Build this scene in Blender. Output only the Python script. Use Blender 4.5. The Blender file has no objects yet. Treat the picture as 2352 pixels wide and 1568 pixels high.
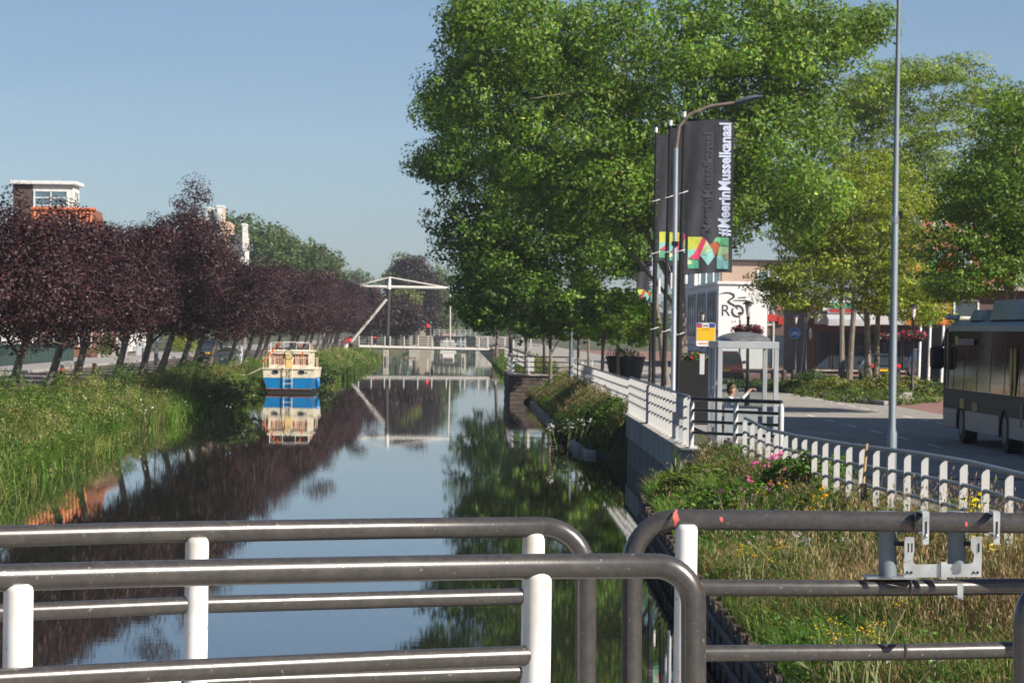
import bpy, math, random
import numpy as np
from mathutils import Vector, Matrix

# ------------------------------------------------------------------ camera, sky, sun, exposure
SC = bpy.context.scene
COL = SC.collection
K = 2352 * 110 / 36.0            # focal length in reference pixels (110 mm lens, 36 mm sensor)
ROLL, PITCH, YAW, EYE = 0.014, 25.2 / K, 125.4 / K, 3.9
cd = bpy.data.cameras.new('camera'); cam = bpy.data.objects.new('camera', cd); COL.objects.link(cam)
cd.lens = 110; cd.sensor_width = 36; cd.clip_start = .1; cd.clip_end = 9000
cam.matrix_world = (Matrix.Translation((0, 0, EYE)) @ Matrix.Rotation(-YAW, 4, 'Z')
                    @ Matrix.Rotation(math.pi / 2 - PITCH, 4, 'X') @ Matrix.Rotation(ROLL, 4, 'Z'))
cd.dof.use_dof = True; cd.dof.focus_distance = 9.6; cd.dof.aperture_fstop = 30
SC.camera = cam
SUN_EL, SUN_AZ = math.radians(36), math.radians(124)      # azimuth clockwise from +Y: behind and to the right
SD = Vector((math.sin(SUN_AZ) * math.cos(SUN_EL), math.cos(SUN_AZ) * math.cos(SUN_EL), math.sin(SUN_EL)))
W = bpy.data.worlds.new('World'); SC.world = W; W.use_nodes = True
nt = W.node_tree; bg = nt.nodes['Background']; sky = nt.nodes.new('ShaderNodeTexSky'); sky.sky_type = 'NISHITA'
sky.sun_disc = False; sky.sun_elevation = SUN_EL; sky.sun_rotation = SUN_AZ
sky.air_density = .65; sky.dust_density = .55; sky.ozone_density = 2.6; sky.altitude = 0
stc = nt.nodes.new('ShaderNodeTexCoord'); smp = nt.nodes.new('ShaderNodeMapping'); smp.inputs['Scale'].default_value = (2.5, 2.5, 14); nt.links.new(stc.outputs['Generated'], smp.inputs[0])
snz = nt.nodes.new('ShaderNodeTexNoise'); snz.inputs['Scale'].default_value = 1.6; snz.inputs['Detail'].default_value = 5; nt.links.new(smp.outputs[0], snz.inputs[0])   # faint high cirrus
smr = nt.nodes.new('ShaderNodeMapRange'); smr.inputs[1].default_value = .3; smr.inputs[2].default_value = .75; smr.inputs[3].default_value = .97; smr.inputs[4].default_value = 1.07; nt.links.new(snz.outputs[0], smr.inputs[0])
svm = nt.nodes.new('ShaderNodeVectorMath'); svm.operation = 'SCALE'; nt.links.new(sky.outputs[0], svm.inputs[0]); nt.links.new(smr.outputs[0], svm.inputs['Scale'])
nt.links.new(svm.outputs[0], bg.inputs[0]); bg.inputs[1].default_value = 0.054
sl = bpy.data.lights.new('sun', 'SUN'); sl.energy = 4.4; sl.angle = math.radians(.5); sl.color = (1, .91, .79)
so = bpy.data.objects.new('sun', sl); COL.objects.link(so)
so.rotation_euler = SD.to_track_quat('Z', 'Y').to_euler(); so.location = (60, -40, 60)
SC.view_settings.view_transform = 'Standard'; SC.view_settings.look = 'None'
SC.view_settings.exposure = 0.90; SC.view_settings.gamma = 1
SC.render.engine = 'CYCLES'
SC.cycles.use_denoising = True; SC.cycles.denoising_prefilter = 'NONE'
SC.cycles.sample_clamp_indirect = 6
SC.cycles.max_bounces = 6; SC.cycles.diffuse_bounces = 2; SC.cycles.glossy_bounces = 3
SC.cycles.transmission_bounces = 3; SC.cycles.transparent_max_bounces = 6
SC.cycles.caustics_reflective = False; SC.cycles.caustics_refractive = False

# ------------------------------------------------------------------ survey helpers
def ray(x, y):
    u = x - 1176; v = y - 784
    u0 = u * math.cos(ROLL) + v * math.sin(ROLL); v0 = -u * math.sin(ROLL) + v * math.cos(ROLL)
    a = K * math.cos(PITCH) - v0 * math.sin(PITCH); c = -v0 * math.cos(PITCH) - K * math.sin(PITCH)
    return u0 * math.cos(YAW) + a * math.sin(YAW), -u0 * math.sin(YAW) + a * math.cos(YAW), c
def P(x, y, Y):
    d = ray(x, y); s = Y / d[1]; return Vector((d[0] * s, Y, EYE + d[2] * s))
def G(x, y, z):
    d = ray(x, y); s = (z - EYE) / d[2]; return Vector((d[0] * s, d[1] * s, z))

# ------------------------------------------------------------------ materials
MATS = {}
def speckle(mat, col, scale=140., th=.73, th2=.76):
    n = mat.node_tree.nodes; l = mat.node_tree.links; b = n['Principled BSDF']; src = b.inputs['Base Color'].links[0].from_socket
    tc = n.new('ShaderNodeTexCoord'); nz = n.new('ShaderNodeTexNoise'); nz.inputs['Scale'].default_value = scale; nz.inputs['Detail'].default_value = 2; l.new(tc.outputs['Object'], nz.inputs[0])
    mr = n.new('ShaderNodeMapRange'); mr.inputs[1].default_value = th; mr.inputs[2].default_value = th2; l.new(nz.outputs[0], mr.inputs[0])
    mx = n.new('ShaderNodeMix'); mx.data_type = 'RGBA'; l.new(mr.outputs[0], mx.inputs[0]); l.new(src, mx.inputs[6]); mx.inputs[7].default_value = list(col) + [1]; l.new(mx.outputs[2], b.inputs['Base Color'])
def M(name, col, rough=.6, metal=0., var=.12, scale=6., bump=0., bscale=40., spec=.5, coat=0., stretch=None, dirt=None, dscale=2.):
    if name in MATS: return MATS[name]
    m = bpy.data.materials.new(name); m.use_nodes = True; n = m.node_tree.nodes; l = m.node_tree.links
    b = n['Principled BSDF']
    b.inputs['Roughness'].default_value = rough; b.inputs['Metallic'].default_value = metal
    b.inputs['Specular IOR Level'].default_value = spec; b.inputs['Coat Weight'].default_value = coat
    tc = n.new('ShaderNodeTexCoord'); src = tc.outputs['Object']
    if stretch:
        mp = n.new('ShaderNodeMapping'); mp.inputs['Scale'].default_value = stretch
        l.new(src, mp.inputs[0]); src = mp.outputs[0]
    nz = n.new('ShaderNodeTexNoise'); nz.inputs['Scale'].default_value = scale; nz.inputs['Detail'].default_value = 5
    l.new(src, nz.inputs['Vector'])
    rp = n.new('ShaderNodeValToRGB'); l.new(nz.outputs[0], rp.inputs[0])
    c = list(col)
    rp.color_ramp.elements[0].position = .3; rp.color_ramp.elements[1].position = .7
    rp.color_ramp.elements[0].color = [max(0, v * (1 - var)) for v in c] + [1]
    rp.color_ramp.elements[1].color = [min(1, v * (1 + var)) for v in c] + [1]
    out = rp.outputs[0]
    if dirt:
        n2 = n.new('ShaderNodeTexNoise'); n2.inputs['Scale'].default_value = dscale; n2.inputs['Detail'].default_value = 8
        l.new(src, n2.inputs['Vector'])
        r2 = n.new('ShaderNodeValToRGB'); r2.color_ramp.elements[0].position = .5; r2.color_ramp.elements[1].position = .68
        r2.color_ramp.elements[0].color = (0, 0, 0, 1); r2.color_ramp.elements[1].color = (1, 1, 1, 1)
        l.new(n2.outputs[0], r2.inputs[0])
        mx = n.new('ShaderNodeMix'); mx.data_type = 'RGBA'; l.new(r2.outputs[0], mx.inputs[0]); l.new(out, mx.inputs[6])
        mx.inputs[7].default_value = list(dirt) + [1]; out = mx.outputs[2]
    l.new(out, b.inputs['Base Color'])
    if bump:
        n3 = n.new('ShaderNodeTexNoise'); n3.inputs['Scale'].default_value = bscale; n3.inputs['Detail'].default_value = 4
        l.new(src, n3.inputs['Vector'])
        bp = n.new('ShaderNodeBump'); bp.inputs['Strength'].default_value = bump; bp.inputs['Distance'].default_value = .02
        l.new(n3.outputs[0], bp.inputs['Height']); l.new(bp.outputs[0], b.inputs['Normal'])
    MATS[name] = m; return m
def brickmat(name, c1, c2, mortar, scale=1.):
    if name in MATS: return MATS[name]
    m = bpy.data.materials.new(name); m.use_nodes = True; n = m.node_tree.nodes; l = m.node_tree.links
    b = n['Principled BSDF']; b.inputs['Roughness'].default_value = .85
    tc = n.new('ShaderNodeTexCoord'); mp = n.new('ShaderNodeMapping'); sp = n.new('ShaderNodeSeparateXYZ'); cb = n.new('ShaderNodeCombineXYZ')
    ad = n.new('ShaderNodeMath'); ad.operation = 'ADD'
    l.new(tc.outputs['Object'], sp.inputs[0]); l.new(sp.outputs[0], ad.inputs[0]); l.new(sp.outputs[1], ad.inputs[1])
    l.new(ad.outputs[0], cb.inputs[0]); l.new(sp.outputs[2], cb.inputs[1])
    br = n.new('ShaderNodeTexBrick'); l.new(cb.outputs[0], br.inputs[0])
    br.inputs['Color1'].default_value = list(c1) + [1]; br.inputs['Color2'].default_value = list(c2) + [1]; br.inputs['Mortar'].default_value = list(mortar) + [1]
    br.inputs['Scale'].default_value = 1; br.inputs['Brick Width'].default_value = .22 * scale; br.inputs['Row Height'].default_value = .065 * scale; br.inputs['Mortar Size'].default_value = .008
    l.new(br.outputs[0], b.inputs['Base Color']); MATS[name] = m; return m
def leafmat(name, trans=.35, rough=.5, spec=.35, tint=(1.25, 1.2, .6)):
    m = bpy.data.materials.new(name); m.use_nodes = True; n = m.node_tree.nodes; l = m.node_tree.links
    b = n['Principled BSDF']; b.inputs['Roughness'].default_value = rough; b.inputs['Specular IOR Level'].default_value = spec
    at = n.new('ShaderNodeAttribute'); at.attribute_name = 'Col'
    l.new(at.outputs['Color'], b.inputs['Base Color'])
    tr = n.new('ShaderNodeBsdfTranslucent'); mu = n.new('ShaderNodeMix'); mu.data_type = 'RGBA'; mu.blend_type = 'MULTIPLY'
    mu.inputs[0].default_value = 1; l.new(at.outputs['Color'], mu.inputs[6]); mu.inputs[7].default_value = list(tint) + [1]
    l.new(mu.outputs[2], tr.inputs[0])
    ms = n.new('ShaderNodeMixShader'); ms.inputs[0].default_value = trans
    l.new(b.outputs[0], ms.inputs[1]); l.new(tr.outputs[0], ms.inputs[2]); l.new(ms.outputs[0], n['Material Output'].inputs[0])
    MATS[name] = m; return m
def glassmat(name, col=(.6, .7, .7), alpha=.35, rough=.03):
    m = bpy.data.materials.new(name); m.use_nodes = True; n = m.node_tree.nodes; l = m.node_tree.links
    g = n.new('ShaderNodeBsdfGlossy'); g.inputs['Roughness'].default_value = rough
    t = n.new('ShaderNodeBsdfTransparent'); t.inputs[0].default_value = list(col) + [1]
    lw = n.new('ShaderNodeLayerWeight'); lw.inputs[0].default_value = .5; pw = n.new('ShaderNodeMath'); pw.operation = 'POWER'; pw.inputs[1].default_value = 5; l.new(lw.outputs['Facing'], pw.inputs[0])
    fr = n.new('ShaderNodeMath'); fr.operation = 'MULTIPLY_ADD'; fr.inputs[1].default_value = .7; fr.inputs[2].default_value = .03; l.new(pw.outputs[0], fr.inputs[0])
    ms = n.new('ShaderNodeMixShader'); l.new(fr.outputs[0], ms.inputs[0]); l.new(t.outputs[0], ms.inputs[1]); l.new(g.outputs[0], ms.inputs[2])
    l.new(ms.outputs[0], n['Material Output'].inputs[0]); MATS[name] = m; return m
def emit(name, col, s):
    m = bpy.data.materials.new(name); m.use_nodes = True; n = m.node_tree.nodes
    b = n['Principled BSDF']; b.inputs['Base Color'].default_value = list(col) + [1]
    b.inputs['Emission Color'].default_value = list(col) + [1]; b.inputs['Emission Strength'].default_value = s
    MATS[name] = m; return m

WHITE = M('white_paint', (.78, .78, .77), .45, var=.05, scale=3, dirt=(.55, .52, .46), dscale=5)
WHITE2 = M('white_render', (.8, .8, .79), .8, var=.03, scale=1.5)
GALV = M('galvanised_steel', (.45, .48, .51), .42, .85, var=.18, scale=25)
GREYP = M('grey_pole_paint', (.20, .24, .28), .5, .25, var=.1, scale=2)
DARKR = M('dark_grey_enamel', (.066, .062, .060), .30, .3, var=.2, scale=60, bump=.03, bscale=260, spec=.7, coat=.3, dirt=(.085, .08, .075), dscale=18)
speckle(DARKR, (.22, .20, .17), 70., .70, .74); speckle(WHITE, (.42, .40, .34), 45., .70, .75)
REDP = M('red_primer', (.62, .12, .10), .6)
BLACK = M('black_paint', (.012, .012, .013), .4, var=.2)
RUBBER = M('rubber', (.015, .015, .016), .85)
CONC = M('old_concrete', (.42, .40, .37), .9, var=.25, scale=3, bump=.3, bscale=15, dirt=(.24, .225, .20), dscale=1.4, stretch=(1, 1, .35))
STONE = M('pale_stone', (.42, .38, .34), .85, var=.2, scale=2, dirt=(.25, .22, .2), dscale=3)
PLANKM = M('dark_hardwood', (.105, .08, .07), .8, var=.35, scale=3, bump=.3, bscale=12, stretch=(.4, .4, 6))
BOARDM = M('weathered_boards', (.13, .10, .075), .85, var=.4, scale=5, bump=.3, bscale=20, stretch=(6, 6, .5))
BARK = M('bark', (.17, .14, .115), .9, var=.35, scale=9, bump=.7, bscale=22, stretch=(1, 1, .3))
BARKG = M('pale_bark', (.19, .165, .14), .9, var=.3, scale=8, bump=.5, bscale=18, stretch=(1, 1, .3), dirt=(.16, .15, .10), dscale=3)
GLASSD = M('dark_window', (.03, .045, .06), .06, 0, var=.3, scale=1.2, spec=.8)
GLASSB = M('blue_window', (.10, .17, .21), .06, 0, var=.3, scale=.6, spec=.8)
GLASS = glassmat('clear_glass', (.95, .97, .97)); TINT = glassmat('tinted_glass', (.86, .89, .90))
LEAF = leafmat('leaf', .42, .5, .4); PLUM = leafmat('plum_leaf', .16, .5, .3, (1.4, .55, .55)); GRASSM = leafmat('grass_blade', .30, .6, .25); PETAL = leafmat('petal', .3, .6, .2, (1, 1, 1))

# ------------------------------------------------------------------ mesh builder
class MB:
    def __init__(s): s.v = []; s.f = []
    def add(s, vs, fs):
        o = len(s.v); s.v += [tuple(p) for p in vs]; s.f += [tuple(i + o for i in f) for f in fs]; return s
    def box(s, x0, x1, y0, y1, z0, z1):
        return s.add([(x0, y0, z0), (x1, y0, z0), (x1, y1, z0), (x0, y1, z0), (x0, y0, z1), (x1, y0, z1), (x1, y1, z1), (x0, y1, z1)],
                     [(0, 3, 2, 1), (4, 5, 6, 7), (0, 1, 5, 4), (1, 2, 6, 5), (2, 3, 7, 6), (3, 0, 4, 7)])
    def rbox(s, x0, x1, y0, y1, z0, z1, b=.02):      # box with chamfered edges
        vs = []; ids = {}
        for ix, x in enumerate((x0, x1)):
            for iy, y in enumerate((y0, y1)):
                for iz, z in enumerate((z0, z1)):
                    sx, sy, sz = (1 - 2 * ix), (1 - 2 * iy), (1 - 2 * iz)
                    for a in range(3):
                        ids[ix, iy, iz, a] = len(vs)
                        vs.append((x + (0 if a == 0 else sx * b), y + (0 if a == 1 else sy * b), z + (0 if a == 2 else sz * b)))
        fs = []
        for i in (0, 1):
            f = [ids[i, 0, 0, 0], ids[i, 1, 0, 0], ids[i, 1, 1, 0], ids[i, 0, 1, 0]]; fs.append(f if i else f[::-1])
            f = [ids[0, i, 0, 1], ids[0, i, 1, 1], ids[1, i, 1, 1], ids[1, i, 0, 1]]; fs.append(f if i else f[::-1])
            f = [ids[0, 0, i, 2], ids[1, 0, i, 2], ids[1, 1, i, 2], ids[0, 1, i, 2]]; fs.append(f if i else f[::-1])
        for i in (0, 1):
            for j in (0, 1):
                fs.append([ids[i, j, 0, 0], ids[i, j, 1, 0], ids[i, j, 1, 1], ids[i, j, 0, 1]])
                fs.append([ids[i, 0, j, 0], ids[i, 1, j, 0], ids[i, 1, j, 2], ids[i, 0, j, 2]])
                fs.append([ids[0, i, j, 1], ids[1, i, j, 1], ids[1, i, j, 2], ids[0, i, j, 2]])
        for k in [(a, b_, c) for a in (0, 1) for b_ in (0, 1) for c in (0, 1)]: fs.append([ids[k + (0,)], ids[k + (1,)], ids[k + (2,)]])
        return s.add(vs, fs)
    def quad(s, a, b, c, d): return s.add([a, b, c, d], [(0, 1, 2, 3)])
    def tube(s, pts, r, n=10, caps=True):
        pts = [Vector(p) for p in pts]; m = len(pts); rs = r if isinstance(r, (list, tuple)) else [r] * m
        vs = []; fs = []; prev = None
        for i, p in enumerate(pts):
            t = (pts[min(i + 1, m - 1)] - pts[max(i - 1, 0)]).normalized()
            if prev is None: a = t.orthogonal().normalized()
            else: a = (prev - t * prev.dot(t)).normalized()
            prev = a; b = t.cross(a)
            for k in range(n):
                q = 2 * math.pi * k / n; vs.append(p + (a * math.cos(q) + b * math.sin(q)) * rs[i])
        for i in range(m - 1):
            for k in range(n):
                k2 = (k + 1) % n; fs.append((i * n + k, i * n + k2, (i + 1) * n + k2, (i + 1) * n + k))
        if caps: fs.append(tuple(range(n))[::-1]); fs.append(tuple((m - 1) * n + k for k in range(n)))
        return s.add(vs, fs)
    def lathe(s, prof, n=14, c=(0, 0, 0)):
        vs = []; fs = []
        for r, z in prof:
            for k in range(n):
                q = 2 * math.pi * k / n; vs.append((c[0] + r * math.cos(q), c[1] + r * math.sin(q), c[2] + z))
        for i in range(len(prof) - 1):
            for k in range(n):
                k2 = (k + 1) % n; fs.append((i * n + k, i * n + k2, (i + 1) * n + k2, (i + 1) * n + k))
        fs.append(tuple(range(n))[::-1]); fs.append(tuple((len(prof) - 1) * n + k for k in range(n)))
        return s.add(vs, fs)
    def prism(s, poly, f0, f1):                      # poly: 2-D points; f0 / f1 map (a, b) to the two end faces
        n = len(poly); vs = [f0(*p) for p in poly] + [f1(*p) for p in poly]
        fs = [tuple(range(n))[::-1], tuple(range(n, 2 * n))] + [(i, (i + 1) % n, n + (i + 1) % n, n + i) for i in range(n)]
        return s.add(vs, fs)
    def loft(s, rings, closed=True, caps=True):
        n = len(rings[0]); vs = [p for r in rings for p in r]; fs = []
        for i in range(len(rings) - 1):
            for k in range(n if closed else n - 1):
                k2 = (k + 1) % n; fs.append((i * n + k, i * n + k2, (i + 1) * n + k2, (i + 1) * n + k))
        if caps: fs.append(tuple(range(n))[::-1]); fs.append(tuple((len(rings) - 1) * n + k for k in range(n)))
        return s.add(vs, fs)
    def ball(s, c, r, nu=12, nv=8):
        rx, ry, rz = (r, r, r) if not isinstance(r, (tuple, list)) else r
        rings = []
        for j in range(nv + 1):
            t = math.pi * j / nv; q = max(math.sin(t), .001)
            rings.append([(c[0] + rx * q * math.cos(2 * math.pi * k / nu), c[1] + ry * q * math.sin(2 * math.pi * k / nu), c[2] - rz * math.cos(t)) for k in range(nu)])
        return s.loft(rings)
    def mesh(s, name, mat, smooth=False):
        me = bpy.data.meshes.new(name); me.from_pydata(s.v, [], s.f); me.materials.append(mat)
        if smooth:
            me.polygons.foreach_set('use_smooth', [True] * len(me.polygons)); me.set_sharp_from_angle(angle=math.radians(40))
        me.update(); return me
    def build(s, name, mat, parent=None, smooth=False, loc=None, rotz=0):
        return link(name, s.mesh(name, mat, smooth), parent, loc, rotz)
def link(name, me, parent=None, loc=None, rotz=0):
    o = bpy.data.objects.new(name, me); COL.objects.link(o); o.parent = parent
    if loc is not None: o.location = loc
    if rotz: o.rotation_euler = (0, 0, rotz)
    return o
def tag(o, label, cat, group=None):
    o['label'] = label; o['category'] = cat
    if group: o['group'] = group
    return o
def thing(name, label, cat, loc=(0, 0, 0), rotz=0, group=None, scale=None):
    o = link(name, None, None, loc, rotz)
    if scale: o.scale = scale if isinstance(scale, (tuple, list)) else (scale,) * 3
    return tag(o, label, cat, group)
def struct(o): o['kind'] = 'structure'; return o
def stuff(o, label=None, cat=None):
    o['kind'] = 'stuff'
    if label: o['label'] = label; o['category'] = cat
    return o
def copytree(o, parent=None, **kw):
    c = o.copy(); COL.objects.link(c); c.parent = parent
    for k, v in kw.items(): c[k] = v
    for ch in o.children: copytree(ch, c)
    return c
def quads(name, V, colr, mat):                       # V: (N,4,3), colr: (N,3)
    N = len(V); me = bpy.data.meshes.new(name)
    me.vertices.add(N * 4); me.vertices.foreach_set('co', np.asarray(V, np.float32).ravel())
    me.loops.add(N * 4); me.loops.foreach_set('vertex_index', np.arange(N * 4, dtype=np.int32))
    me.polygons.add(N); me.polygons.foreach_set('loop_start', np.arange(0, N * 4, 4, dtype=np.int32))
    me.update(calc_edges=True)
    a = me.color_attributes.new('Col', 'FLOAT_COLOR', 'POINT')
    c4 = np.ones((N, 4, 4), np.float32); c4[:, :, :3] = np.clip(np.asarray(colr), 0, 1)[:, None, :]
    a.data.foreach_set('color', c4.ravel()); me.materials.append(mat); return me
def unit(a): return a / np.maximum(np.linalg.norm(a, axis=-1, keepdims=True), 1e-9)
def leafquads(C, nrm, L, Wd, rng, droop=0.):
    N = len(C); n = unit(nrm); t = rng.normal(size=(N, 3)); t[:, 2] -= droop
    u = unit(t - n * (t * n).sum(1, keepdims=True)); v = np.cross(n, u)
    L = (L * (.7 + .6 * rng.random(N)))[:, None]; Wd = (Wd * (.7 + .6 * rng.random(N)))[:, None]
    return np.stack([C - u * L * .5, C + v * Wd * .5 - u * L * .05, C + u * L * .5, C - v * Wd * .5 - u * L * .05], 1)
def blades(B, H, Wd, lean, rng):                     # grass: two quads per blade
    N = len(B); a = rng.random(N) * 6.283; d = np.stack([np.cos(a), np.sin(a), np.zeros(N)], 1); w = np.stack([-np.sin(a + rng.normal(0, .6, N)), np.cos(a), np.zeros(N)], 1)
    H = H[:, None]; Wd = Wd[:, None]; ln = (lean * H[:, 0] * (.3 + rng.random(N)))[:, None]; up = np.array([[0, 0, 1.]])
    m = B + up * H * .55 + d * ln * .3; t = B + up * H * (.95 - .25 * lean) + d * ln
    q1 = np.stack([B - w * Wd * .5, B + w * Wd * .5, m + w * Wd * .45, m - w * Wd * .45], 1)
    q2 = np.stack([m - w * Wd * .45, m + w * Wd * .45, t + w * Wd * .06, t - w * Wd * .06], 1)
    return np.concatenate([q1, q2])
def pick(pal, N, rng, jit=.18):
    p = np.array([c[:3] for c in pal], float); w = np.array([c[3] for c in pal], float); i = rng.choice(len(p), N, p=w / w.sum())
    return p[i] * np.exp(rng.normal(0, jit, (N, 1))) * np.exp(rng.normal(0, .06, (N, 3)))
def crown(blobs, nclump, per, cr, leaf, asp, pal, seed, shell=.55, flat=.6, zmin=None, cvar=.25, droop=0., twigs=.28):
    rng = np.random.default_rng(seed); b = np.array(blobs, float)
    wts = (b[:, 3] * b[:, 4] + b[:, 3] * b[:, 5] + b[:, 4] * b[:, 5]); bi = rng.choice(len(b), nclump, p=wts / wts.sum())
    d = unit(rng.normal(size=(nclump, 3))); rr = (shell ** 3 + (1 - shell ** 3) * rng.random(nclump)) ** (1 / 3.)
    bump = 1 + .16 * np.sin(d[:, 0] * 7 + bi) * np.cos(d[:, 1] * 6 + d[:, 2] * 5 + bi)
    cc = b[bi, :3] + d * b[bi, 3:] * (rr * bump)[:, None]
    if zmin is not None: cc[:, 2] = np.maximum(cc[:, 2], zmin + rng.random(nclump) * .1)
    cs = cr * (.5 + 1.0 * rng.random(nclump) ** 1.5)
    tw = rng.random(nclump) < twigs; cc[tw] = (b[bi, :3] + d * b[bi, 3:] * (bump * (1.0 + .16 * rng.random(nclump)))[:, None])[tw]; cs[tw] *= .42   # leafy twigs that stick out
    n = (per * (cs / cr) ** 2 * .9).astype(int) + 4
    idx = np.repeat(np.arange(nclump), n); N = len(idx)
    od = unit(rng.normal(size=(N, 3))); ax = unit(rng.normal(size=(nclump, 3)) + [0, 0, .6])   # leaves sit on the outside of each clump
    off = od * (.45 + .55 * rng.random((N, 1)) ** .5) * (.85 + .3 * rng.random((nclump, 3)))[idx]; off[:, 2] *= flat
    C = cc[idx] + off * cs[idx][:, None]
    nrm = unit(1.0 * od + .5 * d[idx] + np.array([[0, 0, .45]])) + rng.normal(size=(N, 3)) * .38
    cb = np.exp(rng.normal(0, cvar, nclump)); col = pick(pal, N, rng) * cb[idx][:, None]
    return leafquads(C, nrm, leaf, leaf * asp, rng, droop), col, cc
def limbs(mb, base, top, r0, targets, rng, nl=10, fr=.42, n=8, twig=True):
    base = Vector(base); top = Vector(top); ax = top - base
    k = 7; pts = []; rs = []
    bend = Vector((rng.normal() * .012, rng.normal() * .012, 0)) * ax.length
    for i in range(k):
        t = i / (k - 1); pts.append(base + ax * t + bend * math.sin(t * 3.1)); rs.append(r0 * (1.25 if i == 0 else 1) * (1 - .72 * t))
    mb.tube(pts, rs, n)
    if len(targets):
        sel = rng.choice(len(targets), min(nl, len(targets)), replace=False)
        for j, q in enumerate(sel):
            tg = Vector(targets[q]); t = fr + (1 - fr) * rng.random() * .85; s = base + ax * t + bend * math.sin(t * 3.1)
            if (tg - s).length < .3: continue
            mid = s.lerp(tg, .5) + Vector((0, 0, .12 * (tg - s).length))
            r = r0 * (.42 if j < nl * .4 else .2) * (1 - .5 * t)
            mb.tube([s, s.lerp(mid, .5) + Vector((0, 0, .03)), mid, tg], [r, r * .8, r * .6, r * .2], 5, caps=False)
def text(s, size, mat, parent, mw, bold=0., name='lettering', extr=.002):
    cu = bpy.data.curves.new(name, 'FONT'); cu.body = s; cu.size = size; cu.offset = bold; cu.extrude = extr; cu.resolution_u = 3
    cu.align_x = 'LEFT'; t = bpy.data.objects.new(name, cu); COL.objects.link(t)
    bpy.context.view_layer.update(); me = bpy.data.meshes.new_from_object(t.evaluated_get(bpy.context.evaluated_depsgraph_get()))
    bpy.data.objects.remove(t); bpy.data.curves.remove(cu); me.materials.clear(); me.materials.append(mat)
    o = bpy.data.objects.new(name, me); COL.objects.link(o); o.parent = parent; o.matrix_local = mw; return o
def interp(y, tab): return float(np.interp(y, [a for a, _ in tab], [b for _, b in tab]))
ORD = ['first', 'second', 'third', 'fourth', 'fifth', 'sixth', 'seventh', 'eighth', 'ninth', 'tenth', 'eleventh', 'twelfth', 'thirteenth',
       'fourteenth', 'fifteenth', 'sixteenth', 'seventeenth', 'eighteenth', 'nineteenth', 'twentieth']
# ------------------------------------------------------------------ the setting
m = bpy.data.materials.new('canal_water'); m.use_nodes = True; n = m.node_tree.nodes; l = m.node_tree.links
b = n['Principled BSDF']; b.inputs['Base Color'].default_value = (.018, .022, .016, 1); b.inputs['Roughness'].default_value = .012; b.inputs['IOR'].default_value = 1.45
tc = n.new('ShaderNodeTexCoord'); mp = n.new('ShaderNodeMapping'); mp.inputs['Scale'].default_value = (.45, 2.6, 1); l.new(tc.outputs['Object'], mp.inputs[0])
nz = n.new('ShaderNodeTexNoise'); nz.inputs['Scale'].default_value = 1.6; nz.inputs['Detail'].default_value = 4; nz.inputs['Roughness'].default_value = .6; l.new(mp.outputs[0], nz.inputs[0])
nz2 = n.new('ShaderNodeTexNoise'); nz2.inputs['Scale'].default_value = .05; nz2.inputs['Detail'].default_value = 2; l.new(tc.outputs['Object'], nz2.inputs[0])
mr = n.new('ShaderNodeMapRange'); mr.inputs[1].default_value = .35; mr.inputs[2].default_value = .7; mr.inputs[3].default_value = .3; mr.inputs[4].default_value = 1.3; l.new(nz2.outputs[0], mr.inputs[0])
bp = n.new('ShaderNodeBump'); bp.inputs['Distance'].default_value = .00035; l.new(mr.outputs[0], bp.inputs['Strength']); l.new(nz.outputs[0], bp.inputs['Height']); l.new(bp.outputs[0], b.inputs['Normal'])
WATER = m
struct(MB().quad((-60, -60, 0), (60, -60, 0), (60, 4000, 0), (-60, 4000, 0)).build('canal_water', WATER))

LEDGE = [(-60, -9.8), (62, -10.0), (86, -11.1), (108, -12.0), (124, -12.0), (138, -10.9), (148, -10.1), (157, -11.9), (204, -11.9), (211, -9.6), (216, -9.1), (300, -8.7), (366, -8.9), (4000, -9)]
REDGE = [(-60, 3.0), (20, 3.05), (36, 3.2), (58, 3.62), (63.4, 3.85), (64.6, 4.9), (66.6, 5.35), (95.4, 5.35), (96.2, 4.7), (100, 4.1), (140, 4.05), (168.5, 4.1), (169.9, 4.1), (170.1, 2.98), (187, 2.98), (189, 4.1), (350, 4.1), (4000, 4.1)]
RTOP = [(-60, .6), (64, .62), (64.4, .7), (66, 1.34), (95.4, 1.34), (96.2, .08), (169.8, .08), (170.1, 1.46), (187, 1.46), (188, .1), (4000, .1)]
ZR = [(-60, 2.15), (10, 2.12), (20, 1.82), (33, 1.52), (40, 1.44), (50, 1.33), (57, 1.3), (66, 1.4), (4000, 1.4)]
FX = [(-60, 5.9), (64, 5.9), (67, 5.6), (95, 5.6), (110, 5.5), (156, 5.85), (4000, 5.9)]
def zr(y): return interp(y, ZR)
def xl(y): return interp(y, LEDGE)
def xr(y): return interp(y, REDGE)
ys = sorted(set(list(range(-60, 60, 4)) + [a for a, _ in REDGE] + [a for a, _ in LEDGE] + list(range(60, 220, 2)) + list(range(220, 400, 8)) + [500, 700, 1000, 2000, 4000]))
SOIL = M('bank_soil', (.06, .065, .025), .95, var=.4, scale=1.5, bump=.5, bscale=6)
GROUND = M('ground', (.09, .10, .045), .95, var=.35, scale=.3, bump=.3)
def sheet(rows): 
    mb = MB(); n = len(rows[0]); mb.v = [p for r in rows for p in r]
    mb.f = [(i * n + k, i * n + k + 1, (i + 1) * n + k + 1, (i + 1) * n + k) for i in range(len(rows) - 1) for k in range(n - 1)]
    return mb
def lprof(y):
    e = xl(y); return [(e + .3, -.8), (e, .03), (e - .7, .45), (e - 1.8, .95), (min(e - 3, -12.6), 1.26), (-15.6, 1.34), (-4000, 1.34)]
def zleft(x, y):
    p = lprof(y)[::-1]; return float(np.interp(x, [a for a, _ in p], [c for _, c in p]))
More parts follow.
